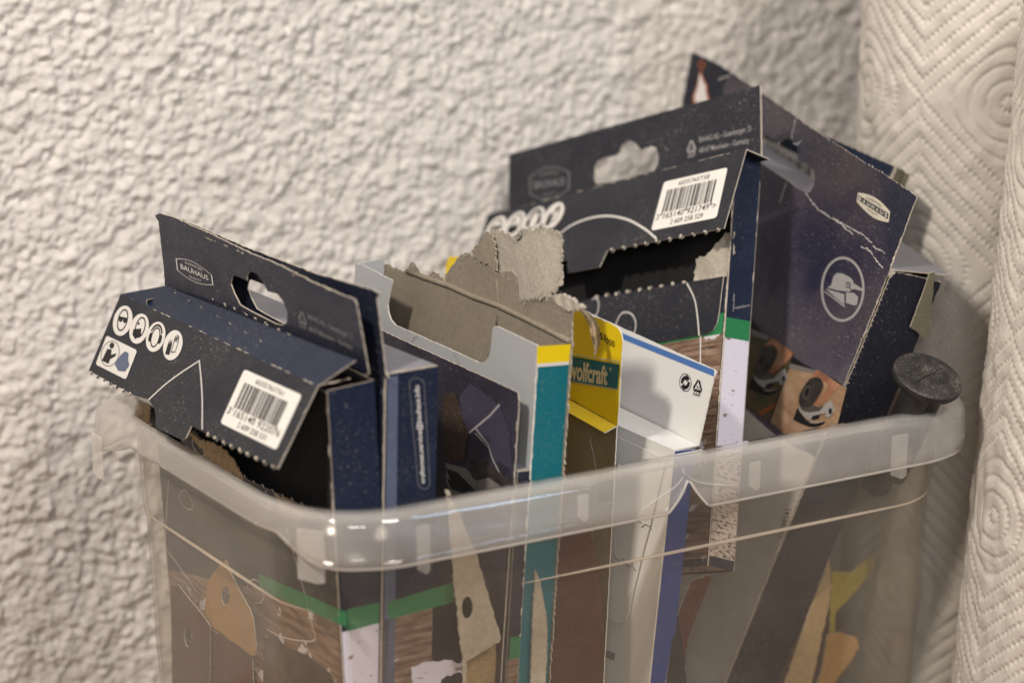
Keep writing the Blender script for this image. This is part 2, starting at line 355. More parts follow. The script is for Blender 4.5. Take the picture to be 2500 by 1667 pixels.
def glyphs(txt, bold):
    k = (txt, bold)
    if k not in FONTC:
        cu = bpy.data.curves.new('t', 'FONT'); cu.body = txt; cu.resolution_u = 3; cu.offset = bold; cu.fill_mode = 'FRONT'
        ob = bpy.data.objects.new('t', cu); me = bpy.data.meshes.new_from_object(ob)
        V = np.array([v.co[:2] for v in me.vertices]); F = [tuple(p.vertices) for p in me.polygons]
        bpy.data.objects.remove(ob); bpy.data.curves.remove(cu); bpy.data.meshes.remove(me)
        lo, hi = V.min(0), V.max(0); FONTC[k] = ((V - lo) / (hi - lo), F)
    return FONTC[k]
def text(name, q, txt, mat, parent, layer=1, bold=.01, box=(0, 0, 1, 1), arc=0.):
    V, F = glyphs(txt, bold); x0, y0, x1, y1 = box
    xy = [q(x0 + (x1 - x0) * u, y0 + (y1 - y0) * v + arc * (1 - (2 * u - 1) ** 2)) for u, v in V]
    return link(name, [q.pl.pt(x, y, .00009 * layer) for x, y in xy], F, [M(mat)], parent, None, xy)
def perf(p, q, k, amp, sgn=1):
    """torn perforation between two sheet points: k small nubs"""
    out = []; L = math.hypot(q[0] - p[0], q[1] - p[1]); ux, uy = (q[0] - p[0]) / L, (q[1] - p[1]) / L; nx, ny = -uy * sgn, ux * sgn; st = L / k
    for i in range(k):
        b0 = i * st
        for f, a in ((0, 0), (.34, -.15), (.42, .8), (.5, 1), (.60, .75), (.66, -.1)):
            aa = amp * a * random.uniform(.7, 1.25); d = b0 + st * (f + random.uniform(-.03, .03) * (f > 0)); out.append((p[0] + ux * d + nx * aa, p[1] + uy * d + ny * aa))
    return out
def nubs(name, pl, p, q, k, r, parent, z=0., mat='raw_edge'):
    """pale frayed fibres left on the torn perforation"""
    Vs, Fs = [], []
    for i in range(k):
        f = (i + .5) / k + random.uniform(-.1, .1) / k; c = (p[0] + (q[0] - p[0]) * f, p[1] + (q[1] - p[1]) * f)
        for _ in range(5):
            b0 = len(Vs); a = random.uniform(0, 6.28); rr = r * random.uniform(.5, 1.2); zz = z + random.uniform(-.0006, .0008)
            for j in range(4): Vs.append(pl.pt(c[0] + rr * math.cos(a + j * 1.57) * random.uniform(.5, 1), c[1] + rr * math.sin(a + j * 1.57) * random.uniform(.5, 1), zz + random.uniform(-.0004, .0004)))
            Vs.append(pl.pt(c[0], c[1], zz + r * .7)); Fs += [(b0, b0 + 1, b0 + 4), (b0 + 1, b0 + 2, b0 + 4), (b0 + 2, b0 + 3, b0 + 4), (b0 + 3, b0, b0 + 4)]
    o = link(name, Vs, Fs, [M(mat)], parent); o['kind'] = 'stuff'; return o
def tube(name, pts, r, mat, parent, k=6, taper=False):
    P = [np.array(p, float) for p in pts]; Vs, Fs = [], []
    for i, p in enumerate(P):
        d = nz(P[min(i + 1, len(P) - 1)] - P[max(i - 1, 0)]); a = nz(np.cross(d, [.31, .22, .92])); b = np.cross(d, a)
        rr = r * (math.sin(math.pi * (i + .35) / (len(P) - .3)) ** .5 if taper else 1)
        for j in range(k): an = 2 * math.pi * j / k; Vs.append(p + (a * math.cos(an) + b * math.sin(an)) * rr)
    for i in range(len(P) - 1):
        for j in range(k): Fs.append((i * k + j, i * k + (j + 1) % k, (i + 1) * k + (j + 1) % k, (i + 1) * k + j))
    Fs += [tuple(range(k - 1, -1, -1)), tuple(range(len(Vs) - k, len(Vs)))]
    return link(name, Vs, Fs, [M(mat)], parent, smooth=True)
def strip3(name, A, B, C_, D_, mats, parent, th=.0005, div=1):
    """a board panel through four corners in space (A-B bottom edge, D-C top edge)"""
    n = nz(np.cross(np.array(B) - A, np.array(D_) - A)); pl = Pl(A, np.array(B) - A, np.cross(n, nz(np.array(B) - A)))
    lp = [((P - pl.o) @ pl.h, (P - pl.o) @ pl.w) for P in map(np.array, (A, B, C_, D_))]
    return card(name, pl, [tuple(map(float, p)) for p in lp], mats, parent, th=th), pl
def wav(a, k1, k2, ph=0.): return lambda x, y: a * math.sin(x * k1 + ph) * math.cos(y * k2 + ph * 1.7)
def body(root, pl, W, y1, T, mats, front=True, back=True, fmats=None, topY=None, y0=None):
    """walls of a carton behind its face: near edge of the face is x=0"""
    y0 = pl.floor_y() if y0 is None else y0; e = .0004
    if front: card('front_panel', pl, [(-W, y0), (0, y0), (0, y1), (-W, y1)], fmats or mats, root)
    sp = Pl(pl.pt(0, 0, 0) + pl.h * e - pl.n * e, -pl.n, pl.w); card('spine', sp, [(0, y0), (T, y0), (T, y1), (0, y1)], mats, root)
    fs = Pl(pl.pt(-W, 0, -T) - pl.h * e, pl.n, pl.w); card('far_side', fs, [(e, y0), (T - e, y0), (T - e, y1), (e, y1)], mats, root)
    if back: card('back_panel', pl.off(-T), [(-W, y0), (0, y0), (0, y1), (-W, y1)], (mats[2], mats[1], mats[0]), root)
    bt = Pl(pl.pt(-W, y0 + .0006, -T), pl.h, pl.n); card('bottom_panel', bt, [(e, e), (W - e, e), (W - e, T - e), (e, T - e)], mats, root)
    return sp
NAVY = ('navy', 'raw_edge', 'black_board')

def emblem(pl, px, root, ink, sub=True, filled=False):
    """shield-shaped quality mark; px = corner quad"""
    q = Quad(pl, px); sh = lambda g: [(g, .24 + g * .4), (g, .76 - g * .4)] + [(u, .76 + .24 * math.sin(math.pi * u) - g * .9) for u in (.2, .35, .5, .65, .8)] + [(1 - g, .76 - g * .4), (1 - g, .24 + g * .4)] + [(u, .24 - .24 * math.sin(math.pi * u) + g * .9) for u in (.8, .65, .5, .35, .2)]
    if filled:
        e = decal('emblem', pl, [[q.loop(sh(0))]], 'badge_cream', root, 2)
        for i, ch in enumerate('BAUHAUS'):
            u0 = .03 + i * .135; decal('letter_tile', pl, [[q.loop([(u0, .36), (u0 + .125, .36), (u0 + .125, .64), (u0, .64)])]], 'ink_black', e, 3)
            text('lettering', q, ch, 'ink_white', e, 4, .02, (u0 + .025, .40, u0 + .10, .60))
        text('lettering', q, 'GUARANTEED', 'ink_black', e, 3, .01, (.26, .70, .74, .80), .05); text('lettering', q, 'QUALITY', 'ink_black', e, 3, .01, (.34, .19, .66, .29), -.04)
    else:
        e = decal('emblem', pl, [[q.loop(sh(0)), q.loop(list(reversed(sh(.03))))]], ink, root, 2)
        text('lettering', q, 'BAUHAUS', ink, e, 2, .012, (.12, .38, .88, .62))
        if sub: text('lettering', q, 'GUARANTEED', ink, e, 2, .0, (.26, .72, .74, .83), .03); text('lettering', q, 'QUALITY', ink, e, 2, .0, (.33, .14, .67, .25), -.03)
    return e
def recycle(pl, px, root, ink, number=True):
    q = Quad(pl, px); T = [(.5, 1.0), (.05, .32), (.95, .32)]; polys = []
    for i in range(3):
        a, b = np.array(T[i]), np.array(T[(i + 1) % 3]); p, r = a + (b - a) * .12, a + (b - a) * .70
        polys += stroke(q.loop([tuple(p), tuple(r)]), math.hypot(*(np.array(q(1, 0)) - q(0, 0))) * .13)
        d = (b - a) * .16; nn = np.array([-d[1], d[0]]) * .9; polys.append([q.loop([tuple(r + nn), tuple(r - nn), tuple(r + d * 1.6)])])
    e = decal('recycling_mark', pl, polys, ink, root, 2)
    text('lettering', q, '21', ink, e, 2, .01, (.36, .42, .64, .62)); text('lettering', q, 'PAP', ink, e, 2, .01, (.15, 0, .85, .2)); return e
def barcode(pl, px, root, digits, top, low, seed):
    q = Quad(pl, px); lab = decal('barcode_label', pl, [[q.loop(rrect(0, 0, 1, 1, .04, .06))]], 'sticker', root, 2)
    r = random.Random(seed); u = .10; bars = []
    while u < .86:
        w = r.choice((.0085, .0085, .017, .026)); g = r.choice((.0085, .0085, .017, .02)); bars.append([q.loop([(u, .34), (u + w, .34), (u + w, .80), (u, .80)])]); u += w + g
    for u in (.10, .48, .86): bars.append([q.loop([(u, .27), (u + .008, .27), (u + .008, .36), (u, .36)])])
    decal('barcode', pl, bars, 'ink_black', lab, 3)
    text('lettering', q, digits, 'ink_black', lab, 3, .004, (.03, .20, .95, .325)); text('lettering', q, low, 'ink_black', lab, 3, .004, (.28, .055, .78, .155)); text('lettering', q, top, 'ink_black', lab, 3, .002, (.26, .85, .74, .94)); return lab
def icon(pl, px, root, kind):
    """round safety pictogram: px = quad round the disc"""
    q = Quad(pl, px); L = q.loop; e = decal('safety_icon', pl, [[L(ell(.5, .5, .5, .5, 32))]], 'ink_white', root, 2); P = []
    ring = lambda cx, cy, rx, ry, g: [L(ell(cx, cy, rx, ry, 22)), L(list(reversed(ell(cx, cy, rx - g, ry - g, 22))))]
    if kind == 0: P = [ring(.5, .52, .27, .37, .05), [L(ell(.40, .53, .11, .09, 12))], [L(ell(.63, .53, .11, .09, 12))], [L([(.24, .56), (.76, .56), (.76, .62), (.24, .62)])]]
    elif kind == 1: P = [ring(.55, .55, .27, .35, .05), [L([(.22, .44), (.62, .52), (.70, .30), (.44, .14), (.24, .26)])], [L(ell(.42, .66, .05, .05, 8))]]
    elif kind == 2: P = [ring(.5, .48, .24, .34, .05), [L(ell(.23, .45, .09, .16, 12))], [L(ell(.77, .45, .09, .16, 12))], [L(ell(.5, .52, .34, .40, 14, 20, 160) + list(reversed(ell(.5, .52, .27, .33, 14, 20, 160))))]]
    else: P = [[L([(.22, .16), (.46, .16), (.46, .50), (.42, .66), (.38, .50), (.36, .70), (.31, .50), (.28, .66), (.24, .48)])]] + stroke(L([(.52, .26), (.72, .30), (.76, .62), (.70, .84), (.66, .62), (.62, .86), (.58, .62), (.53, .80), (.52, .26)]), .0004)
    decal('pictogram', pl, P, 'ink_black', e, 3); return e

def fibres(name, pl, loop, n, ln, parent, z=0., mat='raw_edge', r=.00007):
    """loose paper fibres standing off a torn edge"""
    Vs, Fs = [], []; m = len(loop)
    for _ in range(n):
        i = random.randrange(m); p, q = loop[i], loop[(i + 1) % m]; f = random.random(); a = random.uniform(0, 6.28); l = ln * random.uniform(.3, 1.2)
        x, y = p[0] + (q[0] - p[0]) * f, p[1] + (q[1] - p[1]) * f; c = random.uniform(-.5, .5); P = []
        for k in range(4): P.append(pl.pt(x + l * k / 3 * math.cos(a + c * k / 3), y + l * k / 3 * math.sin(a + c * k / 3), z + random.uniform(-.2, .5) * l * k / 3))
        b0 = len(Vs)
        for p3 in P: Vs += [p3 + pl.h * r, p3 - pl.h * r * .5 + pl.w * r, p3 - pl.h * r * .5 - pl.w * r]
        for k in range(3):
            for j in range(3): Fs.append((b0 + 3 * k + j, b0 + 3 * k + (j + 1) % 3, b0 + 3 * k + 3 + (j + 1) % 3, b0 + 3 * k + 3 + j))
    o = link(name, Vs, Fs, [M(mat)], parent); o['kind'] = 'stuff'; return o
def wear(name, A, B, parent, cover=.5, r=.00022, mat='raw_edge', out=None):
    """rubbed pale line along a folded board edge, broken and uneven"""
    A, B = np.array(A, float), np.array(B, float); L = np.linalg.norm(B - A); d = (B - A) / L; Vs, Fs = [], []; x = 0.
    e1 = nz(np.cross(d, [.3, .2, .93])); e2 = np.cross(d, e1)
    while x < L - .001:
        l = random.uniform(.0008, .006); rr = r * random.uniform(.35, 1.5)
        if random.random() < cover:
            b0 = len(Vs); n = max(2, int(l / .0012))
            for k in range(n + 1):
                c = A + d * min(L, x + l * k / n) + (e1 * random.gauss(0, 1) + e2 * random.gauss(0, 1)) * rr * .25; q = rr * (.35 if k in (0, n) else random.uniform(.7, 1.2))
                for j in range(4): Vs.append(c + e1 * q * math.cos(j * 1.57) + e2 * q * math.sin(j * 1.57))
            for k in range(n):
                for j in range(4): Fs.append((b0 + 4 * k + j, b0 + 4 * k + (j + 1) % 4, b0 + 4 * k + 4 + (j + 1) % 4, b0 + 4 * k + 4 + j))
        x += l
    o = link(name, Vs, Fs, [M(mat)], parent); o['kind'] = 'stuff'; return o
# ------------------------------------------------------------------ setting: table top and rough-cast wall
WT = .262
def struct(o): o['kind'] = 'structure'; return o
c0 = BP(.15, -.1, 0)
tw, ty0, ty1 = .75, -.42, WT + .03
pts = [BP(.15 - tw, ty0, ZT), BP(.15 + tw, ty0, ZT), BP(.15 + tw, ty1, ZT), BP(.15 - tw, ty1, ZT)]
low = [p - ZUP * .03 for p in pts]
struct(link('table_top', pts + low, [(0, 1, 2, 3), (7, 6, 5, 4), (0, 4, 5, 1), (1, 5, 6, 2), (2, 6, 7, 3), (3, 7, 4, 0)], [M('table_wood')]))
def filt_noise(ny, nx, step, lo, hi, seed):
    r = np.random.default_rng(seed); f = np.fft.fft2(r.normal(size=(ny, nx)))
    fy = np.fft.fftfreq(ny, step)[:, None]; fx = np.fft.fftfreq(nx, step)[None, :]; k = np.hypot(fx, fy)
    g = np.exp(-(k * lo) ** 2) * (1 - np.exp(-(k * hi) ** 2)); a = np.real(np.fft.ifft2(f * g)); return a / a.std()
st = .00090; S0, S1, Z0, Z1 = -.20, .62, ZT, .44
nx = int((S1 - S0) / st); ny = int((Z1 - Z0) / st)
wide = filt_noise(ny, nx, st, .012, .05, 3); fine = filt_noise(ny, nx, st, .0014, .004, 2); med = filt_noise(ny, nx, st, .0045, .014, 6)
hgt = np.full((ny + 24, nx + 24), -.0006); gr = np.random.default_rng(21); NG = 52000
gy, gx = gr.integers(0, ny + 8, NG), gr.integers(0, nx + 8, NG); gs = gr.gamma(4., .00023, NG) + .0005; gh = gr.uniform(.15, 1., NG) ** 1.4 * .0015 * (gs / .0017)
yy, xx = np.mgrid[0:15, 0:15] - 7.
for q_ in range(NG):                                    # thrown-on grains of plaster, each a rounded lump
    ax = gs[q_] * (1 + .35 * math.sin(q_ * 1.7)); ay = gs[q_] * (1 - .25 * math.sin(q_ * 1.7)); b_ = gh[q_] * np.exp(-((xx * st / ax) ** 2 + (yy * st / ay) ** 2)) - .0006
    sl_ = hgt[gy[q_]:gy[q_] + 15, gx[q_]:gx[q_] + 15]; np.maximum(sl_, b_, out=sl_)
for q_ in range(2600):
    a_, b0_ = gr.integers(0, ny + 8), gr.integers(0, nx + 8); hgt[a_:a_ + 15, b0_:b0_ + 15] -= gr.uniform(.0006, .0018) * np.exp(-(xx ** 2 + yy ** 2) * (st / gr.uniform(.0008, .0018)) ** 2)
hgt = hgt[8:8 + ny, 8:8 + nx] + .00035 * wide + .00010 * fine + .00030 * med
ss = S0 + np.arange(nx) * st; zz = Z0 + np.arange(ny) * st
SS, ZZ = np.meshgrid(ss, zz); V = BK[None, None, :] + SS[..., None] * BA + (WT - hgt)[..., None] * BB + ZZ[..., None] * ZUP
idx = np.arange(nx * ny).reshape(ny, nx); F = np.stack([idx[:-1, :-1], idx[:-1, 1:], idx[1:, 1:], idx[1:, :-1]], -1).reshape(-1, 4)
me = bpy.data.meshes.new('wall'); me.vertices.add(nx * ny); me.vertices.foreach_set('co', V.reshape(-1).astype(np.float32))
me.loops.add(F.size); me.loops.foreach_set('vertex_index', F.reshape(-1).astype(np.int32)); me.polygons.add(len(F))
me.polygons.foreach_set('loop_start', np.arange(0, F.size, 4, dtype=np.int32)); me.polygons.foreach_set('use_smooth', np.ones(len(F), bool)); me.update(calc_edges=True); me.validate()
me.materials.append(M('stucco')); wall = bpy.data.objects.new('wall', me); COL.objects.link(wall); struct(wall)
# the wall goes on, plain, outside the picture
Pq = [BP(-.8, WT + .004, ZT), BP(1.2, WT + .004, ZT), BP(1.2, WT + .004, 1.1), BP(-.8, WT + .004, 1.1)]
link('wall_backing', Pq + [p + BB * .05 for p in Pq], [(0, 1, 2, 3), (7, 6, 5, 4), (0, 4, 5, 1), (1, 5, 6, 2), (2, 6, 7, 3), (3, 7, 4, 0)], [M('stucco')], wall)

# ------------------------------------------------------------------ the translucent bin
BS, BL, BW = -.016, .319, .192
def BQ(s, t, z): return BP(s + BS - .088 * (t - .06) * max(0, 1 - s / .15), t, z)
bin_ = thing('plastic_bin', BQ(BL / 2, BW / 2, ZT), 'translucent plastic bin with cracked rim holding upright cartons', 'storage bin')
def bin_path(r=.046, k=20, straight=150):
    P = []
    for (cs, ct, a0, n1, e0, e1) in ((r, r, 180, straight, (r, 0), (BL - r, 0)), (BL - r, r, 270, straight // 2, (BL, r), (BL, BW - r)), (BL - r, BW - r, 0, straight, (BL - r, BW), (r, BW)), (r, BW - r, 90, straight // 2, (0, BW - r), (0, r))):
        for i in range(k):
            a = math.radians(a0 + 90 * i / k); P.append((cs + r * math.cos(a), ct + r * math.sin(a), math.cos(a), math.sin(a)))
        nn = (math.cos(math.radians(a0 + 90)), math.sin(math.radians(a0 + 90)))
        for i in range(n1): f = i / n1; P.append((e0[0] + (e1[0] - e0[0]) * f, e0[1] + (e1[1] - e0[1]) * f, *nn))
    return P
PATH = bin_path()
def swept(name, rows, mat, parent, th, rowfn=None):
    """rows of (outward offset, z) swept round the bin, made solid"""
    Vs, Fs = [], []; n = len(PATH); k = len(rows)
    for i, (s, t, ns, nt_) in enumerate(PATH):
        for (o, z) in (rowfn(i, s, t, ns, nt_) if rowfn else rows): Vs.append(BQ(s + ns * o, t + nt_ * o, z))
    for i in range(n):
        j = (i + 1) % n
        for r in range(k - 1): Fs.append((i * k + r, j * k + r, j * k + r + 1, i * k + r + 1))
    o = link(name, Vs, Fs, [M(mat)], parent, smooth=True)
    md = o.modifiers.new('thickness', 'SOLIDIFY'); md.thickness = th; md.offset = 0; return o
swept('side_wall', [(-.0225, ZT + .004), (-.0215, ZT + .0015), (-.0185, .0), (-.0165, .04), (-.0150, .0970), (-.0147, .0985), (-.0141, .1000), (-.0138, .1020), (-.0125, .1355)], 'clear_plastic', bin_, .0013)
CRACK = float((on_t(D1(1578, 1080), 0.) - BK) @ BA) - BS
def corner_k(nt_): x = max(0, min(1, (abs(nt_) - .30) / .55)); return x * x * (3 - 2 * x)
def skirt_h(s, t, ns, nt_):
    k = corner_k(nt_); h = .0062 + .0083 * k                # short sides: the grip is cut away
    if ns < -.2 and nt_ > .05: h += .0055 * math.sin(math.pi * min(1, nt_))          # bulky moulded corner by the wall
    d = s - CRACK
    if nt_ < -.99 and -.0085 < d < .0095: h = .0010 + .0135 * (min(1, (-d / .0085) ** .6) if d < 0 else (d / .0095) ** .75)
    return h
def rim_rows(i, s, t, ns, nt_):
    h = skirt_h(s, t, ns, nt_); f = 1 - .55 * (1 - corner_k(nt_)) + (.55 * math.sin(math.pi * max(0, min(1, (nt_ - .10) / .85))) if ns < -.2 and nt_ > 0 else 0); g_ = lambda o: -.0128 + (o + .0128) * f
    return [(g_(o), z) for o, z in ((-.0128, .1345), (-.0124, .1382), (-.0108, .1398), (-.0060, .1404), (-.0028, .1400), (-.0012, .1388), (-.0003, .1366), (.0003, .1366 - h * .25), (.0006, .1366 - h * .6), (.0009, .1366 - h))]
swept('rim', [0] * 10, 'rim_plastic', bin_, .0012, rim_rows)
edge = []
for i, (s, t, ns, nt_) in enumerate(PATH):
    o, z = rim_rows(i, s, t, ns, nt_)[-1]; edge.append(BQ(s + ns * o, t + nt_ * o, z))
tube('bright_rim_edge', edge + edge[:1], .00050, 'bright_edge_plastic', bin_, 6)  # whiter, more opaque bead stands in for light scattered at the skirt edge
def ledge(idx): tube('moulded_ridge', [BQ(PATH[i][0] - PATH[i][2] * .0139, PATH[i][1] - PATH[i][3] * .0139, .0998) for i in idx], .00075, 'ridge_plastic', bin_, 6, True)
fr_i = [i for i, p in enumerate(PATH) if p[3] < -.30 and p[0] > .098 or (p[2] > .0 and p[3] < -.3)]; ledge(fr_i)
lf = [i for i, p in enumerate(PATH) if p[2] < -.80]; k0 = min(range(len(lf)), key=lambda q: lf[q]); lf1 = [i for i in lf if i > len(PATH) // 2] + [i for i in lf if i <= len(PATH) // 2]; ledge(lf1)
def rib(s0, t0, ns, nt_, wid, z0, z1, slant, o=-.0035, th=.0012):
    tx, ty = -nt_, ns; c = (s0 + ns * o, t0 + nt_ * o); Vs = []
    for dz in (0, -th):
        for u, z in ((-wid / 2, z1), (wid / 2, z1), (wid / 2, z0), (wid * .2, z0 - slant), (-wid / 2, z0 + slant)):
            Vs.append(BQ(c[0] + tx * u + ns * dz, c[1] + ty * u + nt_ * dz, z))
    ob = link('rib', Vs, [(0, 1, 2, 3, 4), (9, 8, 7, 6, 5)] + [(i, i + 5, (i + 1) % 5 + 5, (i + 1) % 5) for i in range(5)], [M('rib_plastic')], bin_)
    md = ob.modifiers.new('soft', 'BEVEL'); md.width = .0004; md.segments = 2; return ob
def s_at(x, y, t=0.): return float((on_t(D1(x, y), t) - BK) @ BA) - BS
for x, y, w, zb0 in ((966, 1280, .0052, .1165), (1347, 1150, .0046, .1245), (1748, 1080, .0048, .1235), (2080, 1060, .0075, .1165)):
    rib(s_at(x, y), 0, 0, -1, w, zb0, .1340, .0012)
a = math.radians(222); rib(.046 + .046 * math.cos(a), .046 + .046 * math.sin(a), math.cos(a), math.sin(a), .0100, .1150, .1345, .0006)
rib(-.0015, .168, -1, 0, .0085, .1125, .1300, .0005)
pb = [BQ(s + ns * -.0210, t + nt_ * -.0210, z) for z in (ZT + .0035, ZT + .0021) for (s, t, ns, nt_) in PATH]; nP = len(PATH)
link('base', pb, [tuple(range(nP)), tuple(range(2 * nP - 1, nP - 1, -1))] + [((i + 1) % nP, i, i + nP, (i + 1) % nP + nP) for i in range(nP)], [M('clear_plastic')], bin_)
# stress lines where the rim has split
for lp in (zh((2245, 850), (2262, 905), (2210, 985), (2080, 1075), (1975, 1150), (1915, 1225)), zk((395, 330), (412, 372), (470, 410), (560, 428), (640, 430), (710, 434))):
    tube('crack_line', [on_t(p, -.0012) for p in smooth_line(lp, 4)], .00028, 'rib_plastic', bin_, 5)

# ------------------------------------------------------------------ kitchen-paper rolls
def emboss(u, z):
    """quilted pattern in metres: nested rounds inside zigzag bands, every line a row of dimples"""
    TX, TZ = .076, .074
    row = np.floor(z / TZ + .5); uu = u + (np.mod(row, 2)) * TX / 2; cx = (np.floor(uu / TX + .5)) * TX; dx = uu - cx; dz = z - row * TZ
    r = np.hypot(dx, dz); d1 = (np.abs(dx) * .92 + np.abs(dz)) * .98
    m = np.clip((d1 - .021) / .012, 0, 1); d = r * (1 - m) + d1 * m * .86
    ln = np.mod(d / .0066, 1.) - .5; an = np.arctan2(dz, dx); arc = np.where(d1 > .028, (dx - dz * np.sign(dx * dz + 1e-12)) * .72, an * np.maximum(r, .004))
    dots = .5 + .5 * np.cos(arc / .0027 * 2 * np.pi); g = np.exp(-(ln / .14) ** 2)
    quiet = .55 + .45 * np.sin(u * 31 + 1.3) * np.sin(z * 43 + .4)
    return -g * (.14 + .90 * dots) * (.85 + .15 * quiet)
def paper_roll(x, y, R, H, label, tilt, rot, seed):
    root = thing('paper_roll', (x, y, ZT), label, 'paper roll', 'kitchen-paper rolls beside the bin')
    na, nzz = 640, int(H / .0008); an = np.arange(na) / na * 2 * np.pi; zs = np.arange(nzz + 1) / nzz * H
    AN, Z = np.meshgrid(an, zs); U = (AN + rot) * R
    wob = filt_noise(nzz + 1, na, .0007, .012, .03, seed) * .0003 + filt_noise(nzz + 1, na, .0007, .0011, .003, seed + 9) * .00007
    rr = R + emboss(U, Z) * .00165 + wob; tx, tyy = tilt
    X = rr * np.cos(AN) + Z * tx; Y = rr * np.sin(AN) + Z * tyy; V = np.stack([X, Y, Z], -1).reshape(-1, 3)
    idx = np.arange(na * (nzz + 1)).reshape(nzz + 1, na); nxt = np.roll(idx, -1, 1); F = np.stack([idx[:-1], nxt[:-1], nxt[1:], idx[1:]], -1).reshape(-1, 4)
    me = bpy.data.meshes.new('sheet_layer'); me.vertices.add(len(V)); me.vertices.foreach_set('co', V.reshape(-1).astype(np.float32))
    me.loops.add(F.size); me.loops.foreach_set('vertex_index', F.reshape(-1).astype(np.int32)); me.polygons.add(len(F)); me.polygons.foreach_set('loop_start', np.arange(0, F.size, 4, dtype=np.int32))
    me.polygons.foreach_set('use_smooth', np.ones(len(F), bool)); me.update(calc_edges=True); me.materials.append(M('tissue')); o = bpy.data.objects.new('sheet_layer', me); COL.objects.link(o); o.parent = root
    Vs, Fs = [], []; k = 72                                            # wound end with a hollow core
    ringr = [R * .995, R * .9, R * .7, R * .5, .022]
    for i, r in enumerate(ringr):
        for j in range(k): a_ = 2 * math.pi * j / k; Vs.append(np.array([x + r * math.cos(a_) + H * tx, y + r * math.sin(a_) + H * tyy, ZT + H - .0004 + (.0009 if i % 2 else 0)]))
    for j in range(k): a_ = 2 * math.pi * j / k; Vs.append(np.array([x + .022 * math.cos(a_) + (H - .1) * tx, y + .022 * math.sin(a_) + (H - .1) * tyy, ZT + H - .1]))
    for i in range(5):
        for j in range(k): Fs.append((i * k + j, i * k + (j + 1) % k, (i + 1) * k + (j + 1) % k, (i + 1) * k + j))
    link('wound_end', Vs, Fs, [M('tissue')], root, smooth=True); return root
paper_roll(.2375, .925, .057, .356, 'white embossed paper roll standing nearest, cut off by the right picture edge', (.047, 0), .5, 11)
paper_roll(.2122, 1.060, .058, .400, 'white embossed paper roll standing behind the cartons against the wall', (.0, 0), 1.9, 12)

# ------------------------------------------------------------------ black handle with a round dusty cap
capP = on_t(zf((1865, 1150))[0], .008); toC = nz(CAM - capP)
px0, px1 = np.array(zk((1390, 640))[0]), np.array(zf((1720, 1350))[0]); dv = px1 - px0; dv = dv / np.hypot(*dv)
AX = nz(toC * .60 + (CR * dv[0] - CU * dv[1]) * .80)
tool = thing('tool_handle', capP - AX * .085, 'black plastic tool handle with round dust-covered cap at the right of the bin', 'tool handle')
e1 = nz(np.cross(AX, ZUP)); e2 = np.cross(AX, e1)
def lathe(name, c, prof, mat, parent, k=56, sx=1., sy=1.):
    Vs, Fs = [], []
    for r, h in prof:
        for j in range(k): an = 2 * math.pi * j / k; Vs.append(c + AX * h + e1 * r * math.cos(an) * sx + e2 * r * math.sin(an) * sy)
    for i in range(len(prof) - 1):
        for j in range(k): Fs.append((i * k + j, i * k + (j + 1) % k, (i + 1) * k + (j + 1) % k, (i + 1) * k + j))
    Fs += [tuple(range(k - 1, -1, -1)), tuple(range(len(Vs) - k, len(Vs)))]
    o = link(name, Vs, Fs, [M(mat)], parent, smooth=True)
    md = o.modifiers.new('edges', 'EDGE_SPLIT'); md.split_angle = math.radians(40); return o
cap = lathe('cap', capP, [(.0118, -.0034), (.0136, -.0030), (.0142, -.0020), (.0143, -.0008), (.0139, .0001), (.0130, .0005), (.0128, .0004), (.006, .0004), (.0005, .0004)], 'dusty_black', tool)
sd = nz(hit(zf((2000, 1080))[0], capP, AX) - hit(zf((1700, 1235))[0], capP, AX))
tube('parting_line', [capP + AX * .0004 + sd * x for x in (-.011, -.005, .001, .0085)], .00022, 'ink_black', cap, 5)
def leg_off(px): return hit(px, capP, AX) - capP
ofs1 = -e1 * 0.0
lathe('shaft', capP + leg_off(zf((1730, 1300))[0]) * .45, [(.0058, -.056), (.0062, -.054), (.0062, -.0030)], 'dusty_black', tool, 32)
lathe('shaft', capP + leg_off(zf((2010, 1290))[0]) * .55, [(.0040, -.050), (.0044, -.048), (.0044, -.0030)], 'dusty_black', tool, 32)
# ------------------------------------------------------------------ cartons, from the left of the bin to the right
GRP = 'cartons filed upright in the plastic bin'
def carton(pl, label):
    b = pl.o + pl.w * pl.floor_y(ZT + .004); return thing('sandpaper_carton', b, label, 'carton', GRP)
HOLE1 = za((1075, 520), (1088, 506), (1140, 525), (1182, 545), (1182, 515), (1195, 488), (1220, 480), (1260, 500), (1300, 560), (1330, 622), (1400, 640), (1440, 690), (1470, 770), (1467, 845), (1440, 866), (1390, 860), (1200, 762), (1130, 720), (1090, 640), (1065, 570))
# --- 1: dark blue carton in front, flap pulled out
f1 = plane3((748, 890), .02, (280, 655), (765, 1180)); t1 = plane3((845, 855), .02, (375, 655), (820, 690), wav(.0006, 30, 40, .4))
c1 = carton(f1, 'dark blue carton at the left end, its barcoded flap torn open and hanging out')
tab1 = card('hang_tab', t1, rough(t1.xys(za((522, 76), (560, 62), (680, 100), (960, 225), (1200, 340), (1440, 440), (1640, 545), (1850, 640), (1955, 680), (1972, 720), (2062, 1213), (600, 577), (590, 440), (548, 120))), .00012), NAVY, c1, [t1.xys(HOLE1)], grid=.005)
emblem(t1, za((672, 345), (930, 470), (950, 610), (692, 505)), tab1, 'ink_white')
recycle(t1, za((1545, 745), (1612, 775), (1622, 905), (1552, 875)), tab1, 'ink_dim')
qa = Quad(t1, za((1620, 775), (1945, 925), (1950, 990), (1625, 838))); text('lettering', qa, 'BAHAG AG – Gutenbergstr. 21', 'ink_dim', tab1, 2, .015, (0, .15, 1, 1))
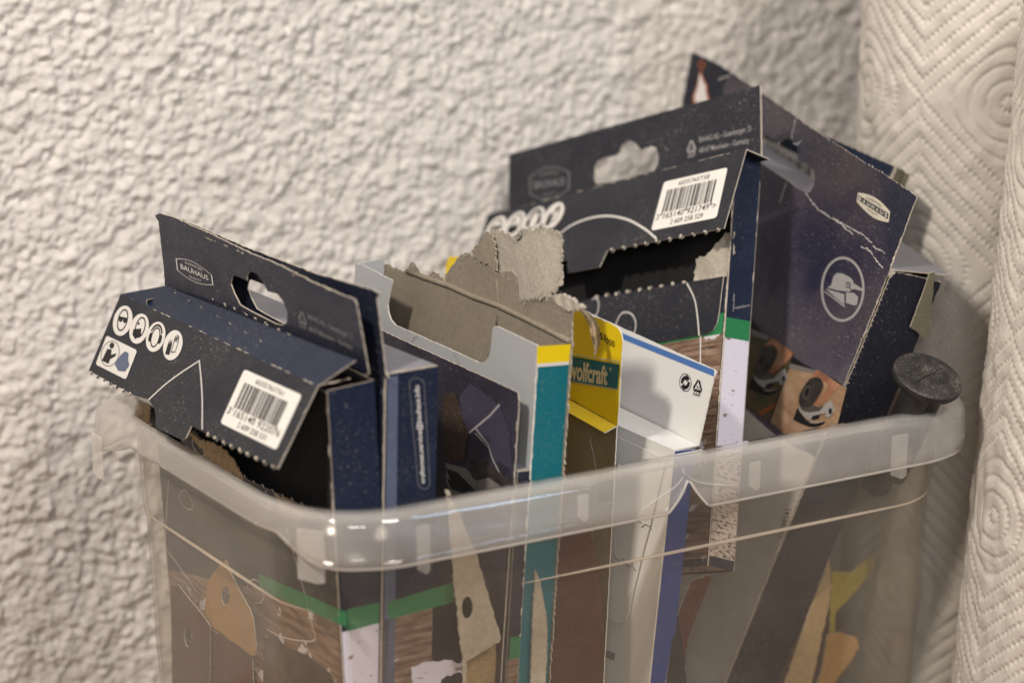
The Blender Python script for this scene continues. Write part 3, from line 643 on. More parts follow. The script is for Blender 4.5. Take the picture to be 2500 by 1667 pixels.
qa = Quad(t1, za((1628, 865), (1945, 1000), (1950, 1062), (1632, 925))); text('lettering', qa, '68167 Mannheim – Germany', 'ink_dim', tab1, 2, .015, (0, .15, 1, 1))
flA, flB = f1.pt(*f1.xy(za((278, 640))[0])), f1.pt(*f1.xy(za((1692, 1300))[0]))
tbA, tbB = t1.pt(*t1.xy(za((602, 580))[0])), t1.pt(*t1.xy(za((2060, 1215))[0]))
top1, tp1 = strip3('top_panel', flA, flB, tbB, tbA, ('navy_blue', 'raw_edge', 'black_board'), c1)
flA1, flB1 = flA, flB
nubs('paper_crumbs', tp1, (.05, .014), (.13, .013), 9, .0006, top1, .0004); nubs('paper_crumbs', tp1, (.03, .010), (.12, .006), 7, .0004, top1, .0003)
fl1 = plane_line(flA, flB, zg((1412, 718))[0])
lo = fl1.xys(za((48, 1190)) + zg((372, 190), (480, 222), (528, 300), (532, 425), (690, 497), (715, 512), (745, 495), (785, 408), (880, 458), (1405, 716)))
W1 = lo[0][0]; lo1 = lo
out = [fl1.xy(za((278, 640))[0])] + perf(lo[0], lo[1], 7, -.0010) + [lo[1]] + lo[2:9] + perf(lo[9], lo[10], 9, -.0010) + [lo[10], (0., 0.)]
flap1 = card('flap', fl1, out, ('charcoal', 'raw_edge', 'cardboard'), c1, grid=.008)
nubs('torn_fibres', fl1, lo[9], lo[10], 9, .0009, flap1, -.0002); nubs('torn_fibres', fl1, lo[0], lo[1], 7, .0007, flap1, -.0004)
for k_, cx, cy in ((0, 295, 833), (1, 413, 890), (2, 532, 948), (3, 655, 1008)):
    icon(fl1, za((cx - 38, cy - 122), (cx + 92, cy - 92), (cx + 38, cy + 122), (cx - 92, cy + 92)), flap1, k_)
qs = Quad(fl1, za((180, 938), (400, 1045), (318, 1255), (100, 1145))); pnl = decal('notice_panel', fl1, [[qs.loop(rrect(0, 0, 1, 1, .06, .08))]], 'ink_white', flap1, 2)
decal('pictogram', fl1, [[qs.loop(ell(.30, .52, .27, .42)), qs.loop(list(reversed(ell(.30, .52, .255, .40))))], [qs.loop(ell(.26, .78, .07, .10, 12))], [qs.loop([(.14, .20), (.36, .20), (.36, .36), (.47, .52), (.47, .62), (.34, .50), (.30, .66), (.17, .62)])]], 'ink_black', pnl, 3)
decal('pictogram', fl1, [[qs.loop(rough([(.54, .28), (.60, .62), (.68, .80), (.80, .80), (.86, .60), (.95, .46), (.90, .22), (.70, .14)], .0003))]], 'pale_blue', pnl, 3)
barcode(fl1, za((1168, 1180), (1582, 1365), (1398, 1760), (995, 1565)), flap1, '3 165140 922076', '6035765T61', '2 609 25B 531', 3)
for l_ in (stroke(fl1.xys(smooth_line(za((482, 1398), (600, 1290), (700, 1215), (790, 1155), (845, 1120)))), .0007) , stroke(fl1.xys(smooth_line(za((845, 1120), (858, 1250), (866, 1400), (866, 1610)))), .0007),): decal('outline_print', fl1, l_, 'ink_white', flap1, 2)
# opened face under the flap
y0 = f1.floor_y(); g = f1.xys(zg((380, 200), (430, 330), (525, 430), (700, 535), (800, 440), (900, 575), (1190, 800), (1400, 900), (1680, 1030)))
fr = [(-.145, y0), (0, y0), (0, g[8][1] - .002)] + [g[8]] + list(reversed(perf(g[6], g[8], 7, .0009))) + list(reversed(perf(g[5], g[6], 5, .0009))) + [g[4], g[3], g[2], g[1], g[0], (-.145, g[0][1])]
front1 = card('front_panel', f1, fr, ('charcoal', 'raw_edge', 'cardboard'), c1)
card('inner_sheet', f1.off(-.006), [(-.142, y0 + .001), (-.001, y0 + .001), (-.001, -.006), (-.142, -.006)], ('black_sheet', 'raw_edge', 'black_sheet'), c1)
T1 = .0188
sp1 = body(c1, f1, .145, -.0012, T1, ('navy_blue', 'raw_edge', 'black_board'), front=False)
card('torn_paper', f1.off(.0022), rough(f1.xys(zg((792, 418), (870, 490), (960, 520), (1060, 570), (1130, 650), (1190, 770), (1180, 800), (1110, 770), (1040, 700), (930, 630), (890, 560), (830, 505))), .0004, .001), ('tan_torn', 'tan_torn', 'tan_torn'), c1)
card('torn_paper', f1.off(.0035), rough(f1.xys(zg((455, 222), (500, 240), (545, 265), (528, 420), (600, 480), (690, 505), (560, 462), (470, 385), (412, 335), (430, 290))), .0004, .001), ('tan_torn', 'tan_torn', 'tan_torn'), c1)
card('torn_paper', f1.off(.001), rough(f1.xys(zg((1395, 890), (1450, 915), (1530, 960), (1600, 975), (1690, 1040), (1600, 1050), (1450, 1010))), .0006, .001), ('tan_torn', 'tan_torn', 'tan_torn'), c1)
def loopline(px, wd=.00045, cl=False): return stroke(f1.xys(smooth_line(px)), wd, cl)
for l_ in (loopline(zg((805, 480), (795, 540), (830, 600), (865, 630), (885, 600), (878, 560))) , loopline(zg((625, 790), (612, 1000), (604, 1200), (610, 1290), (690, 1400), (800, 1560), (830, 1600))) , loopline(zg((710, 900), (708, 940), (740, 990), (780, 1010), (797, 985), (780, 920), (745, 872), (715, 880), (710, 900))) , loopline(zg((1320, 870), (1340, 920), (1358, 975))) , loopline(zi((1340, 290), (1400, 500), (1470, 740), (1550, 1080), (1575, 1210), (1440, 1215), (1290, 1180), (1180, 1120))) , loopline(zi((1025, 780), (1035, 735), (1090, 718), (1140, 770), (1158, 860), (1130, 905), (1085, 910))),): decal('outline_print', f1, l_, 'ink_white', front1, 2)
gy = f1.xys(zi((1215, 640), (1800, 970), (1830, 1080), (1100, 720)))
decal('photo_print', f1, [[[(-.1448, y0 + .001), (-.0004, y0 + .001), (-.0004, f1.xy(zi((1835, 1100))[0])[1]), (f1.xy(zi((1150, 800))[0])[0], f1.xy(zi((1150, 800))[0])[1]), (-.1448, f1.xy(zi((260, 560))[0])[1])]]], 'wood_print', front1, 1, .02)
decal('green_band', f1, [[f1.xys(zi((1120, 668), (1838, 985), (1842, 1110), (1190, 830), (1120, 800)))]], 'green', front1, 2)
decal('painted_sander', f1, [[f1.xys(zi((1160, 1200), (1250, 1170), (1330, 1260), (1500, 1330), (1700, 1480), (1800, 1700), (1150, 1700)))]], 'tool_dark', front1, 2)
decal('green_band', sp1, [[sp1.xys(zi((1836, 960), (2225, 878), (2232, 1035), (1843, 1140)))]], 'green', sp1_o := [o for o in c1.children if o.name.startswith('spine')][0], 2)
decal('photo_print', sp1, [[[(0.0002, sp1.floor_y() + .001), (T1 - .0002, sp1.floor_y() + .001), (T1 - .0002, sp1.xy(zi((2232, 1030))[0])[1]), (.0002, sp1.xy(zi((1843, 1135))[0])[1])]]], 'birch', sp1_o, 1)

# --- 2: dark blue carton just behind, reversed: its hang tab is on the front
t2 = plane3((865, 675), .02, (400, 500), (885, 860), wav(.0006, 34, 38, 1.2)); c2 = carton(t2, 'dark blue carton second from the left, web address printed up its spine')
f2 = Pl(t2.pt(*t2.xy(za((2178, 1215))[0])), t2.h, nz(ZUP * .999 + BA * .035 - t2.h * (ZUP * .999 + BA * .035).dot(t2.h))); f2 = Pl(f2.o, f2.h, f2.w)
h2 = [(x + 120, y + 28) for x, y in [((p[0] - 200) / .34014, (p[1] - 500) / .34014) for p in HOLE1]]
tab2 = card('hang_tab', t2, rough(t2.xys(za((640, 92), (664, 88), (720, 108), (1200, 312), (1700, 500), (2085, 612), (2132, 640), (2112, 665), (2184, 1205), (2205, 1240), (2150, 1240), (600, 560))), .00012), NAVY, c2, [t2.xys(za(*h2))], grid=.005)
T2 = .0222; sp2 = body(c2, f2, .150, 0., T2, ('navy_blue', 'raw_edge', 'black_board'), fmats=NAVY); sp2_o = [o for o in c2.children if o.name.startswith('spine')][0]
card('top_panel', Pl(f2.pt(-.150, .0004, 0), f2.h, -f2.n), [(.001, .0006), (.1495, .0006), (.1495, T2 - .0004), (.001, T2 - .0004)], ('lavender', 'raw_edge', 'black_board'), c2)
y2 = sp2.floor_y()
decal('pale_band', sp2, [[[(.0006, y2), (.0062, y2), (.0050, -.001), (.0006, -.001)]]], 'pale_blue', sp2_o, 1)  # pale reflection and print tone of the spine, put into the band's colour
qs = Quad(sp2, zh((285, 210), (395, 215), (440, 1010), (355, 1005)))
decal('text_frame', sp2, stroke(qs.loop(rrect(0, 0, 1, 1, .45, .06)), .00025, True), 'ink_dim', sp2_o, 2)
qv = Quad(sp2, zh((322, 268), (372, 262), (412, 965), (368, 972)))
class Rot:
    def __init__(s, q): s.q = q; s.pl = q.pl
    def __call__(s, u, v): return s.q(1 - v, u)
text('lettering', Rot(qv), 'craftomat.service@bauhaus.info', 'ink_white', sp2_o, 2, .02)
decal('green_band', sp2, [[sp2.xys(zj((150, 905), (690, 738), (700, 900), (170, 1045)))]], 'green', sp2_o, 2)
decal('photo_print', sp2, [[[(.0004, y2 + .001), (T2 - .0004, y2 + .001), (T2 - .0004, sp2.xy(zj((702, 898))[0])[1]), (.0004, sp2.xy(zj((170, 1040))[0])[1])]]], 'wood_print', sp2_o, 1)
decal('peeled_paint', sp2, [[rough(sp2.xys(zj((350, 1430), (470, 1390), (620, 1372), (760, 1400), (760, 1480), (640, 1500), (590, 1540), (600, 1620), (360, 1640))), .0003)]], 'birch', sp2_o, 2)

# --- 3: low dark carton with a picture of a hand-held sander
f3 = plane3((1190, 905), .02, (1010, 822), (1180, 1080), wav(.0005, 40, 30, 2.)); c3 = carton(f3, 'low dark carton with a dim sander picture, between web-address carton and grey torn one')
y3 = f3.floor_y(); b3y = f3.xy(zh((1052, 895))[0])[1]
front3 = card('front_panel', f3, rough([(-.150, y3), (-.0004, y3), (0., -.002), (-.0012, .0004), (-.150, .0006)], .00008), ('dusk_print', 'raw_edge', 'black_board'), c3, grid=.006)
sp3 = body(c3, f3.off(-.0007), .150, b3y, .0100, ('navy', 'raw_edge', 'black_board'), front=False); sp3_o = [o for o in c3.children if o.name.startswith('spine')][0]
card('top_panel', Pl(f3.pt(-.150, b3y + .0005, -.0008), f3.h, -f3.n), [(.001, .0004), (.1495, .0004), (.1495, .0100), (.001, .0100)], ('lavender', 'raw_edge', 'black_board'), c3)
decal('sander_print', f3, [[f3.xys(zh((535, 430), (545, 340), (580, 312), (630, 330), (650, 400), (690, 560), (720, 610), (700, 700), (690, 800), (600, 820), (540, 760)))]], 'brown_dark', front3, 3, .004)
decal('cloth_print', f3, [[f3.xys(zh((650, 350), (720, 250), (800, 300), (940, 420), (1000, 600), (1035, 880), (900, 800), (840, 690), (770, 580), (715, 600), (660, 470)))]], 'cloth_dusk', front3, 2, .004)
decal('highlight_print', f3, stroke(f3.xys(zh((722, 605), (800, 540), (870, 480), (935, 405))), .0009) + stroke(f3.xys(zh((765, 572), (800, 620), (855, 690), (885, 790), (930, 880), (1003, 1010))), .0008) + stroke(f3.xys(zh((765, 610), (800, 650), (850, 705))), .0005), 'ink_grey', front3, 3)['kind'] = 'stuff'
decal('hose_print', f3, [[f3.xys(smooth_line(zh((735, 800), (800, 790), (900, 860), (1000, 940), (1046, 985), (1046, 1035), (960, 990), (860, 920), (760, 940), (730, 870))))]], 'tool_dark', front3, 4, .004)
decal('pad_print', f3, [[f3.xys(zh((770, 950), (860, 925), (960, 1000), (1010, 1035), (900, 1060), (790, 1030)))]], 'photo_grey', front3, 3, .004)
decal('brush_print', f3, [[f3.xys(zh((560, 860), (640, 890), (770, 1020), (790, 1050), (700, 1020), (600, 960)))], [f3.xys(zh((565, 930), (680, 990), (740, 1060), (600, 1010)))]], 'ink_black', front3, 4, .004)
decal('floor_print', f3, [[f3.xys(zh((556, 820), (700, 860), (770, 950), (780, 1060), (620, 1090), (558, 960)))]], 'photo_grey', front3, 2, .004)
decal('green_band', sp3, [[sp3.xys(zj((1160, 1190), (1345, 1170), (1338, 1345), (1150, 1370)))]], 'green', sp3_o, 2)
decal('photo_print', sp3, [[[(.0003, y3 + .001), (.0097, y3 + .001), (.0097, sp3.xy(zj((1338, 1345))[0])[1]), (.0003, sp3.xy(zj((1150, 1368))[0])[1])]]], 'wood_print', sp3_o, 1)

# --- 4: grey-white open carton with teal spine and torn back
f4 = plane3((1235, 795), .02, (815, 608), (1215, 1110)); c4 = carton(f4, 'open grey carton with teal and yellow spine, top torn to bare cardboard')
y4 = f4.floor_y()
nt4 = zb((228, 485), (280, 490), (532, 620), (505, 740), (491, 820), (497, 880), (520, 945), (560, 990), (700, 1048), (1020, 1190), (1180, 1265), (1240, 1290), (1285, 1285), (1318, 1250), (1335, 1190), (1350, 1020), (1365, 994), (1392, 996), (1716, 1150))
P4 = f4.xys(nt4); L4 = P4[0][0]
front4 = card('front_panel', f4, rough([(L4, y4), (0, y4), (0, 0)] + list(reversed(P4)), .00006), ('grey_board', 'white_edge', 'cardboard'), c4)
for l_ in (stroke(f4.xys(smooth_line(zb((690, 1130), (705, 1100), (735, 1075)))), .0005) , stroke(f4.xys(smooth_line(zb((1030, 1200), (1055, 1250), (1080, 1315)))), .0006),): decal('outline_print', f4, l_, 'ink_grey', front4, 1)
s4 = Pl(f4.pt(.0004, 0, -.0004), -f4.n, f4.w); T4 = s4.xy(zb((1995, 1135))[0])[0]
sp4_o = card('spine', s4, rough([(0, y4), (T4, y4), (T4, -.0006), (0, -.0004)], .0001), ('teal', 'white_edge', 'cardboard'), c4)
decal('yellow_band', s4, [[s4.xys(zb((1716, 1158), (1992, 1140), (1986, 1282), (1712, 1302)))]], 'yellow', sp4_o, 2); decal('white_line', s4, [[s4.xys(zb((1711, 1302), (1986, 1282), (1985, 1308), (1710, 1330)))]], 'ink_white', sp4_o, 2)
fs4 = Pl(f4.pt(L4, 0, -T4), f4.n, f4.w); card('far_side', fs4, [(.0004, y4), (T4, y4), (T4, f4.xy(zb((240, 490))[0])[1]), (.0004, f4.xy(zb((280, 490))[0])[1] + .001)], ('cardboard', 'white_edge', 'grey_board'), c4)
bt = Pl(f4.pt(L4, y4 + .0005, -T4), f4.h, f4.n); card('bottom_panel', bt, [(0.0005, .0005), (-L4 - .0005, .0005), (-L4 - .0005, T4 - .0005), (.0005, T4 - .0005)], ('cardboard', 'white_edge', 'grey_board'), c4)
k4 = f4.off(-T4); k4.bend = lambda x, y: -.0018 * max(0, (y + .004) / .03) + .0005 * math.sin(x * 60)
bk = k4.xys(zb((280, 492), (420, 488), (492, 486), (540, 520), (612, 545), (642, 570), (655, 500), (670, 468), (735, 530), (760, 572), (830, 578), (852, 545), (905, 560), (962, 640), (960, 570), (1030, 480), (1082, 408), (1130, 400), (1182, 420), (1232, 450), (1335, 520), (1362, 560), (1482, 545), (1560, 640), (1620, 682), (1790, 745), (1830, 772), (1912, 832), (1988, 862), (1985, 960), (1996, 1118), (2003, 1130)))
back4 = card('back_panel', k4, rough([(bk[0][0], y4), (bk[-1][0], y4)] + list(reversed(bk)), .00035, .0012, lambda p, q: p[1] > -.01 or q[1] > -.01), ('cardboard', 'torn_layer', 'yellow'), c4, grid=.006)
tube('crease', [k4.pt(*k4.xy(p), .0001) for p in zb((640, 545), (800, 600), (1000, 665), (1200, 755), (1400, 830), (1600, 930), (1800, 1030), (1985, 1120))], .0011, 'cardboard', back4, 8)
tube('crease', [k4.pt(*k4.xy(p), .0001) for p in zb((1370, 610), (1382, 700), (1392, 800), (1390, 880), (1385, 985))], .0005, 'cardboard', back4, 6)
bB = k4.off(-.0006); bB.bend = lambda x, y: -.0018 * max(0, (y + .004) / .03) - .0010 * math.sin(x * 90 + y * 50)
card('torn_flap', bB, rough(bB.xys(zb((1170, 380), (1240, 300), (1285, 225), (1320, 203), (1480, 262), (1520, 300), (1562, 288), (1580, 240), (1592, 200), (1700, 206), (1760, 194), (1838, 225), (1862, 262), (1870, 370), (1882, 540), (1896, 640), (1852, 722), (1800, 760), (1620, 780), (1480, 750), (1370, 680), (1230, 560), (1200, 420))), .0006, .0008), ('torn_layer', 'torn_layer', 'torn_layer'), c4, grid=.003, extra=lambda x, y: .00008 * math.sin(x * 700) * math.sin(y * 610))
card('torn_layer', k4.off(.0006), rough(k4.xys(zb((1172, 382), (1240, 300), (1287, 222), (1325, 238), (1345, 330), (1352, 430), (1372, 545), (1330, 522), (1232, 452), (1195, 420))), .0006, .0009), ('cardboard', 'torn_layer', 'torn_layer'), c4, grid=.003, extra=lambda x, y: .0004 * math.sin(x * 260))
fibres('torn_fibres', bB, bB.xys(zb((1170, 380), (1285, 225), (1320, 203), (1520, 300), (1592, 200), (1760, 194), (1862, 262), (1882, 540), (1852, 722), (1620, 780), (1480, 750))), 420, .0020, c4, .0003, 'torn_layer'); fibres('torn_fibres', k4, k4.xys(zb((1995, 1118), (1830, 772), (1560, 640), (1362, 560), (1130, 400), (960, 640), (670, 468), (420, 488))), 260, .0015, c4, .0002, 'torn_layer')
Rr = k4.off(.0008); card('torn_curl', Rr, rough(Rr.xys(zb((1795, 755), (1850, 735), (1890, 730), (1965, 762), (2065, 832), (2068, 852), (2000, 858), (1988, 880), (1900, 850), (1830, 790))), .0004, .0008), ('torn_layer', 'torn_layer', 'torn_layer'), c4, grid=.002, th=.0016, extra=lambda x, y: .0004 * math.sin(x * 900 + y * 400))
fibres('torn_fibres', Rr, Rr.xys(zb((1795, 755), (1890, 730), (2065, 832), (2000, 858), (1900, 850))), 70, .0016, c4, .0006, 'torn_layer')
rb = [on_t(p, .045 - .006 * i / 8) for i, p in enumerate(smooth_line(zb((2050, 850), (2120, 890), (2180, 970), (2205, 1080), (2210, 1150), (2195, 1235)), 3))]
nR = len(rb); Vs, Fs = [], []
for i, p in enumerate(rb):
    w_ = .0022 * math.sin(math.pi * (i + .6) / (nR + .2)) + .0003; Vs += [p - BA * w_, p + BA * w_ * .8 + BB * .0006, p + BA * w_ * .2 + BB * .0012]
for i in range(nR - 1): b0 = 3 * i; Fs += [(b0, b0 + 1, b0 + 4, b0 + 3), (b0 + 1, b0 + 2, b0 + 5, b0 + 4), (b0 + 2, b0, b0 + 3, b0 + 5)]
link('torn_ribbon', Vs, Fs, [M('tan_torn')], c4, smooth=True)

# --- 5: yellow hang tab
f5 = plane3((1425, 760), .035, (1310, 705), (1410, 1050), wav(.0005, 50, 30, .3)); c5 = carton(f5, 'yellow and teal carton back with a white brand band, its front missing')
far5 = f5.xy(zb((962, 470))[0])[0]; y5 = f5.floor_y(); nb = f5.xy(zh((1770, 545))[0])[1]
R5 = f5.xys(ze((620, 890), (760, 945), (812, 975), (840, 1010), (858, 1060), (866, 1110)))
tab5 = card('hang_tab', f5, rough([(far5, nb), (R5[-1][0] - .0006, nb), R5[-1], R5[-2], R5[-3], R5[-4], R5[-5], R5[-6], f5.xy(ze((370, 795))[0]), (far5 + .014, -.001), (far5 + .003, -.0035), (far5, -.008)], .00012), ('yellow', 'white_edge', 'cardboard'), c5, grid=.006)
q5 = Quad(f5, ze((365, 1250), (838, 1330), (822, 1565), (345, 1480)))
xl = far5
band = lambda y0_, y1_: [q5.loop([(-2.2, y0_), (1, y0_), (1, y1_), (-2.2, y1_)])]
decal('teal_band', f5, [band(0.0, 1.0)], 'teal_band', tab5, 2, .006); decal('white_line', f5, [band(1.09, 1.13), band(-.06, -.02)], 'badge_cream', tab5, 2, .006)
q5t = Quad(f5, ze((362, 1330), (735, 1392), (728, 1505), (355, 1448))); text('lettering', q5t, 'wolfcraft', 'badge_cream', tab5, 4, .035, (-.04, -.25, .985, 1.38)); text('lettering', Quad(f5, ze((742, 1355), (770, 1362), (766, 1395), (740, 1388))), '®', 'badge_cream', tab5, 4)
text('lettering', Quad(f5, ze((574, 990), (703, 1042), (700, 1112), (572, 1062))), '6251', 'ink_black', tab5, 4, .02); text('lettering', Quad(f5, ze((708, 1072), (795, 1108), (792, 1168), (705, 1130))), '000', 'ink_black', tab5, 4, .0)
lA, lB = f5.pt(far5, nb, .0003), f5.pt(R5[-1][0] - .0006, nb, .0003); fp = hit(zh((1712, 615))[0], lB, f5.h); 
lip, _ = strip3('folded_lip', lA + (fp - lB), lB + (fp - lB) - f5.h * .002, lB, lA, ('yellow', 'white_edge', 'cardboard'), c5)
T5 = .0035; k5 = f5.off(-T5); e5 = k5.xy(zh((1782, 540))[0])[0]
back5 = card('back_panel', k5, rough([(far5, y5), (e5 - .0004, y5), (e5, nb), (e5, nb + .012), (far5, nb + .012)], .0001), ('cardboard', 'white_edge', 'grey_board'), c5, grid=.006)
card('creased_layer', k5.off(.0007), rough(k5.xys(zh((1595, 650), (1640, 860), (1646, 1000), (1600, 1500), (1300, 1500), (1440, 930))), .0002), ('cardboard', 'cardboard', 'cardboard'), c5)
for dz, sx in ((0., 0.), ):
    card('far_side', Pl(f5.pt(far5, 0, -T5), f5.n, f5.w), [(0.0005, y5), (T5 - .0005, y5), (T5 - .0005, nb), (.0005, nb)], ('cardboard', 'white_edge', 'yellow'), c5)

# --- 6: white carton with blue stripe and blue spine
t6 = plane3((1640, 860), .026, (1425, 765), (1605, 1025), wav(.0004, 40, 40, .9)); c6 = carton(t6, 'white carton with a blue edge stripe, recycling marks and dark blue spine')
w6 = .105
o6 = t6.xys(ze((1740, 1378), (1765, 1402)) + N_((1742, 925), (1707, 1088))); fo = o6[3]
tab6 = card('hang_tab', t6, rough([(fo[0] - w6, fo[1]), fo, o6[2], o6[1], o6[0], (o6[0][0] - w6, o6[0][1] + .0006)], .00006), ('white_board', 'white_edge', 'white_board'), c6, grid=.006)
sb = t6.xys(ze((1740, 1378), (1738, 1446), (862, 1090), (862, 1025)))
decal('blue_stripe', t6, [[[(sb[3][0] - .06, sb[3][1] + (sb[3][1] - sb[0][1]) * .8 - .0003), (sb[2][0] - .06, sb[2][1] + (sb[3][1] - sb[0][1]) * .8), sb[2], sb[1], (sb[0][0], sb[0][1] - .0002), (sb[3][0], sb[3][1] - .0003)]]], 'blue_stripe', tab6, 1, .006)
q6 = Quad(t6, ze((1412, 1408), (1528, 1428), (1522, 1600), (1406, 1582)))
decal('recycling_mark', t6, [[q6.loop(ell(.5, .5, .5, .5)), q6.loop(list(reversed(ell(.5, .5, .46, .46))))], [q6.loop([(.12, .45), (.16, .66), (.32, .82), (.55, .88), (.55, .98), (.86, .76), (.58, .54), (.58, .66), (.42, .64), (.32, .52), (.30, .40)])], [q6.loop([(.88, .55), (.84, .34), (.68, .18), (.45, .12), (.45, .02), (.14, .24), (.42, .46), (.42, .34), (.58, .36), (.68, .48), (.70, .60)])]], 'ink_black', tab6, 2)
recycle(t6, ze((1545, 1455), (1645, 1485), (1625, 1650), (1528, 1625)), tab6, 'ink_black')
# fold and face below
fA = t6.pt(fo[0] - w6, fo[1], .0002); fB = t6.pt(fo[0], fo[1], .0002)
n6 = plane3((1547, 1033), .024, (1415, 975), (1490, 1568)); B2 = n6.pt(0, 0, 0); A2 = n6.pt(-w6, 0, 0)
top6, _ = strip3('top_panel', A2, B2, fB, fA, ('white_board', 'white_edge', 'white_board'), c6)
y6 = n6.floor_y(); T6 = .0098
front6 = card('front_panel', n6, [(-w6, y6), (0, y6), (0, -.0004), (-w6, -.0004)], ('white_board', 'white_edge', 'white_board'), c6)
pan = n6.xys(zj((2330, 250), (2262, 500), (2190, 800), (2150, 980), (2125, 1050), (2085, 1080), (2040, 1070), (1900, 1010))); pan = [(-w6 + .004, pan[-1][1])] + list(reversed(pan)) + [(-.0026, -.004), (-w6 + .004, -.004)]
card('glued_tongue', n6.off(.0012), pan, ('white_board', 'white_edge', 'white_board'), c6)
nt6 = n6.off(.0012)
for zgz in (zj((1948, 490), (1995, 525)), zj((2010, 500), (2020, 540), (2060, 562)), zj((2082, 540), (2100, 585), (2150, 615)), zj((2160, 590), (2175, 630), (2195, 645)), zj((2155, 250), (2185, 230)), zj((2195, 232), (2240, 255)), zj((2240, 290), (2265, 265), (2310, 285))):
    tube('torn_notch', [nt6.pt(*nt6.xy(p), .0001) for p in zgz], .00025, 'ink_dim', front6, 5)
decal('print_mark', n6, [[n6.xys(zj((1905, 1275), (2025, 1325), (2015, 1382), (1895, 1330)))]], 'ink_dim', front6, 2)
sp6 = Pl(n6.pt(.0004, 0, -.0004), -n6.n, n6.w); card('spine', sp6, [(0, y6), (T6, y6), (T6, -.0002), (0, -.0004)], ('blue_spine', 'white_edge', 'white_board'), c6)
card('back_panel', n6.off(-T6), [(-w6, y6), (0, y6), (0, -.001), (-w6, -.001)], ('white_board', 'white_edge', 'blue_spine'), c6)
card('far_side', Pl(n6.pt(-w6, 0, -T6), n6.n, n6.w), [(.0005, y6), (T6 - .0005, y6), (T6 - .0005, -.001), (.0005, -.001)], ('blue_spine', 'white_edge', 'white_board'), c6)

# --- 7: tall dark carton, tilted, big barcode label
f7 = plane_yl((1688, 385), .09, 36, 22.5, 20.2); c7 = thing('sandpaper_carton', f7.pt(0, -.149), 'tall tilted dark carton with a large barcode label and torn-open window', 'carton', GRP)
W7 = .156; yb7 = f7.xy(zk((548, 892))[0])[1]; s7 = Pl(f7.pt(.0004, 0, -.0004), -f7.n, f7.w)
T7 = s7.xy(zc((2222, 905))[0])[0]
fA, fB = f7.pt(*f7.xy(zc((128, 1332))[0])), f7.pt(*f7.xy(zc((2108, 826))[0]))
tb7 = Pl(f7.pt(0, 0, -T7), f7.h, f7.w, wav(.0005, 40, 30, .2))
o7 = tb7.xys(zc((290, 870), (2212, 340), (2222, 902), (290, 1290)))
hole7 = tb7.xys(zc((945, 1062), (950, 965), (975, 915), (1020, 892), (1105, 872), (1138, 842), (1160, 790), (1190, 765), (1222, 760), (1262, 785), (1292, 828), (1370, 802), (1415, 818), (1433, 880), (1428, 940), (1400, 992), (1200, 1050), (1080, 1080), (965, 1100)))
tab7 = card('hang_tab', tb7, rough(list(reversed(o7)), .00006), ('charcoal', 'raw_edge', 'navy_blue'), c7, [hole7], grid=.006, th=.0009)
emblem(tb7, zc((448, 985), (760, 945), (760, 1195), (458, 1240)), tab7, 'ink_dim')
recycle(tb7, zc((1645, 765), (1722, 745), (1728, 880), (1650, 905)), tab7, 'ink_grey')
text('lettering', Quad(tb7, zc((1745, 738), (2145, 648), (2147, 705), (1747, 792))), 'BAHAG AG – Gutenbergstr. 21', 'ink_grey', tab7, 2, .004); text('lettering', Quad(tb7, zc((1745, 818), (2130, 738), (2132, 795), (1747, 872))), '68167 Mannheim – Germany', 'ink_grey', tab7, 2, .004)
tA = tb7.pt(*tb7.xy(zc((290, 1285))[0])); tA = f7.pt(f7.xy(zc((128, 1332))[0])[0], 0, -T7 + .0003) + f7.w * f7.xy(zc((128, 1332))[0])[1]
xB, yB = f7.xy(zc((2108, 826))[0]); tB = f7.pt(xB, yB - .0004, -T7 + .0004)
strip3('top_panel', fA, fB, tB, tA + f7.w * -.0004, ('navy', 'raw_edge', 'black_board'), c7)
fA7, fB7 = fA, fB
fl7 = plane_line(fA, fB, zc((1932, 1425))[0])
q = fl7.xys(zc((60, 1600)) + ze((330, 320), (338, 452), (640, 398), (712, 243), (1832, 28)))
pl0 = fl7.xy(zc((128, 1332))[0])
flo = [pl0, (q[0][0], q[1][1] + (q[0][0] - q[1][0]) * .05), q[1], q[2], q[3], q[4]] + perf(q[4], q[5], 10, -.0011) + [q[5], (0, 0)]
flap7 = card('flap', fl7, flo, ('charcoal', 'raw_edge', 'black_board'), c7, grid=.008); nubs('torn_fibres', fl7, q[4], q[5], 10, .0010, flap7, -.0002)
for k_, cx, cy in ((0, 190, 1445), (1, 336, 1410), (2, 485, 1375), (3, 632, 1340)):
    icon(fl7, zc((cx - 40, cy - 88), (cx + 112, cy - 118), (cx + 40, cy + 88), (cx - 112, cy + 118)), flap7, k_)
barcode(fl7, zc((1480, 1082), (1968, 970), (1882, 1355), (1380, 1455)), flap7, '3"165140"921749">', '6035765T58', '2 609 25B 529', 11)
for l_ in (stroke(fl7.xys(smooth_line(zc((640, 1512), (760, 1420), (900, 1362), (1050, 1342), (1200, 1370), (1330, 1440), (1418, 1512)))), .0010),): decal('outline_print', fl7, l_, 'ink_white', flap7, 2)
g = f7.xys(ze((200, 790), (560, 700), (1500, 540), (1846, 488)))
fr7 = [(-W7, yb7), (0, yb7), (0, g[3][1] - .0003)] + [g[3], g[2]] + list(reversed(perf(g[1], g[2], 9, .0012))) + [(-W7, g[0][1] - .004)]
front7 = card('front_panel', f7, fr7, ('navy', 'raw_edge', 'black_board'), c7); nubs('torn_fibres', f7, g[1], g[2], 9, .0011, front7, 0.)
tg = f7.xys(ze((1842, 492), (1822, 640), (1800, 830), (1780, 940), (1745, 1005), (1690, 1042), (1500, 1072), (1200, 1128), (600, 1235)))
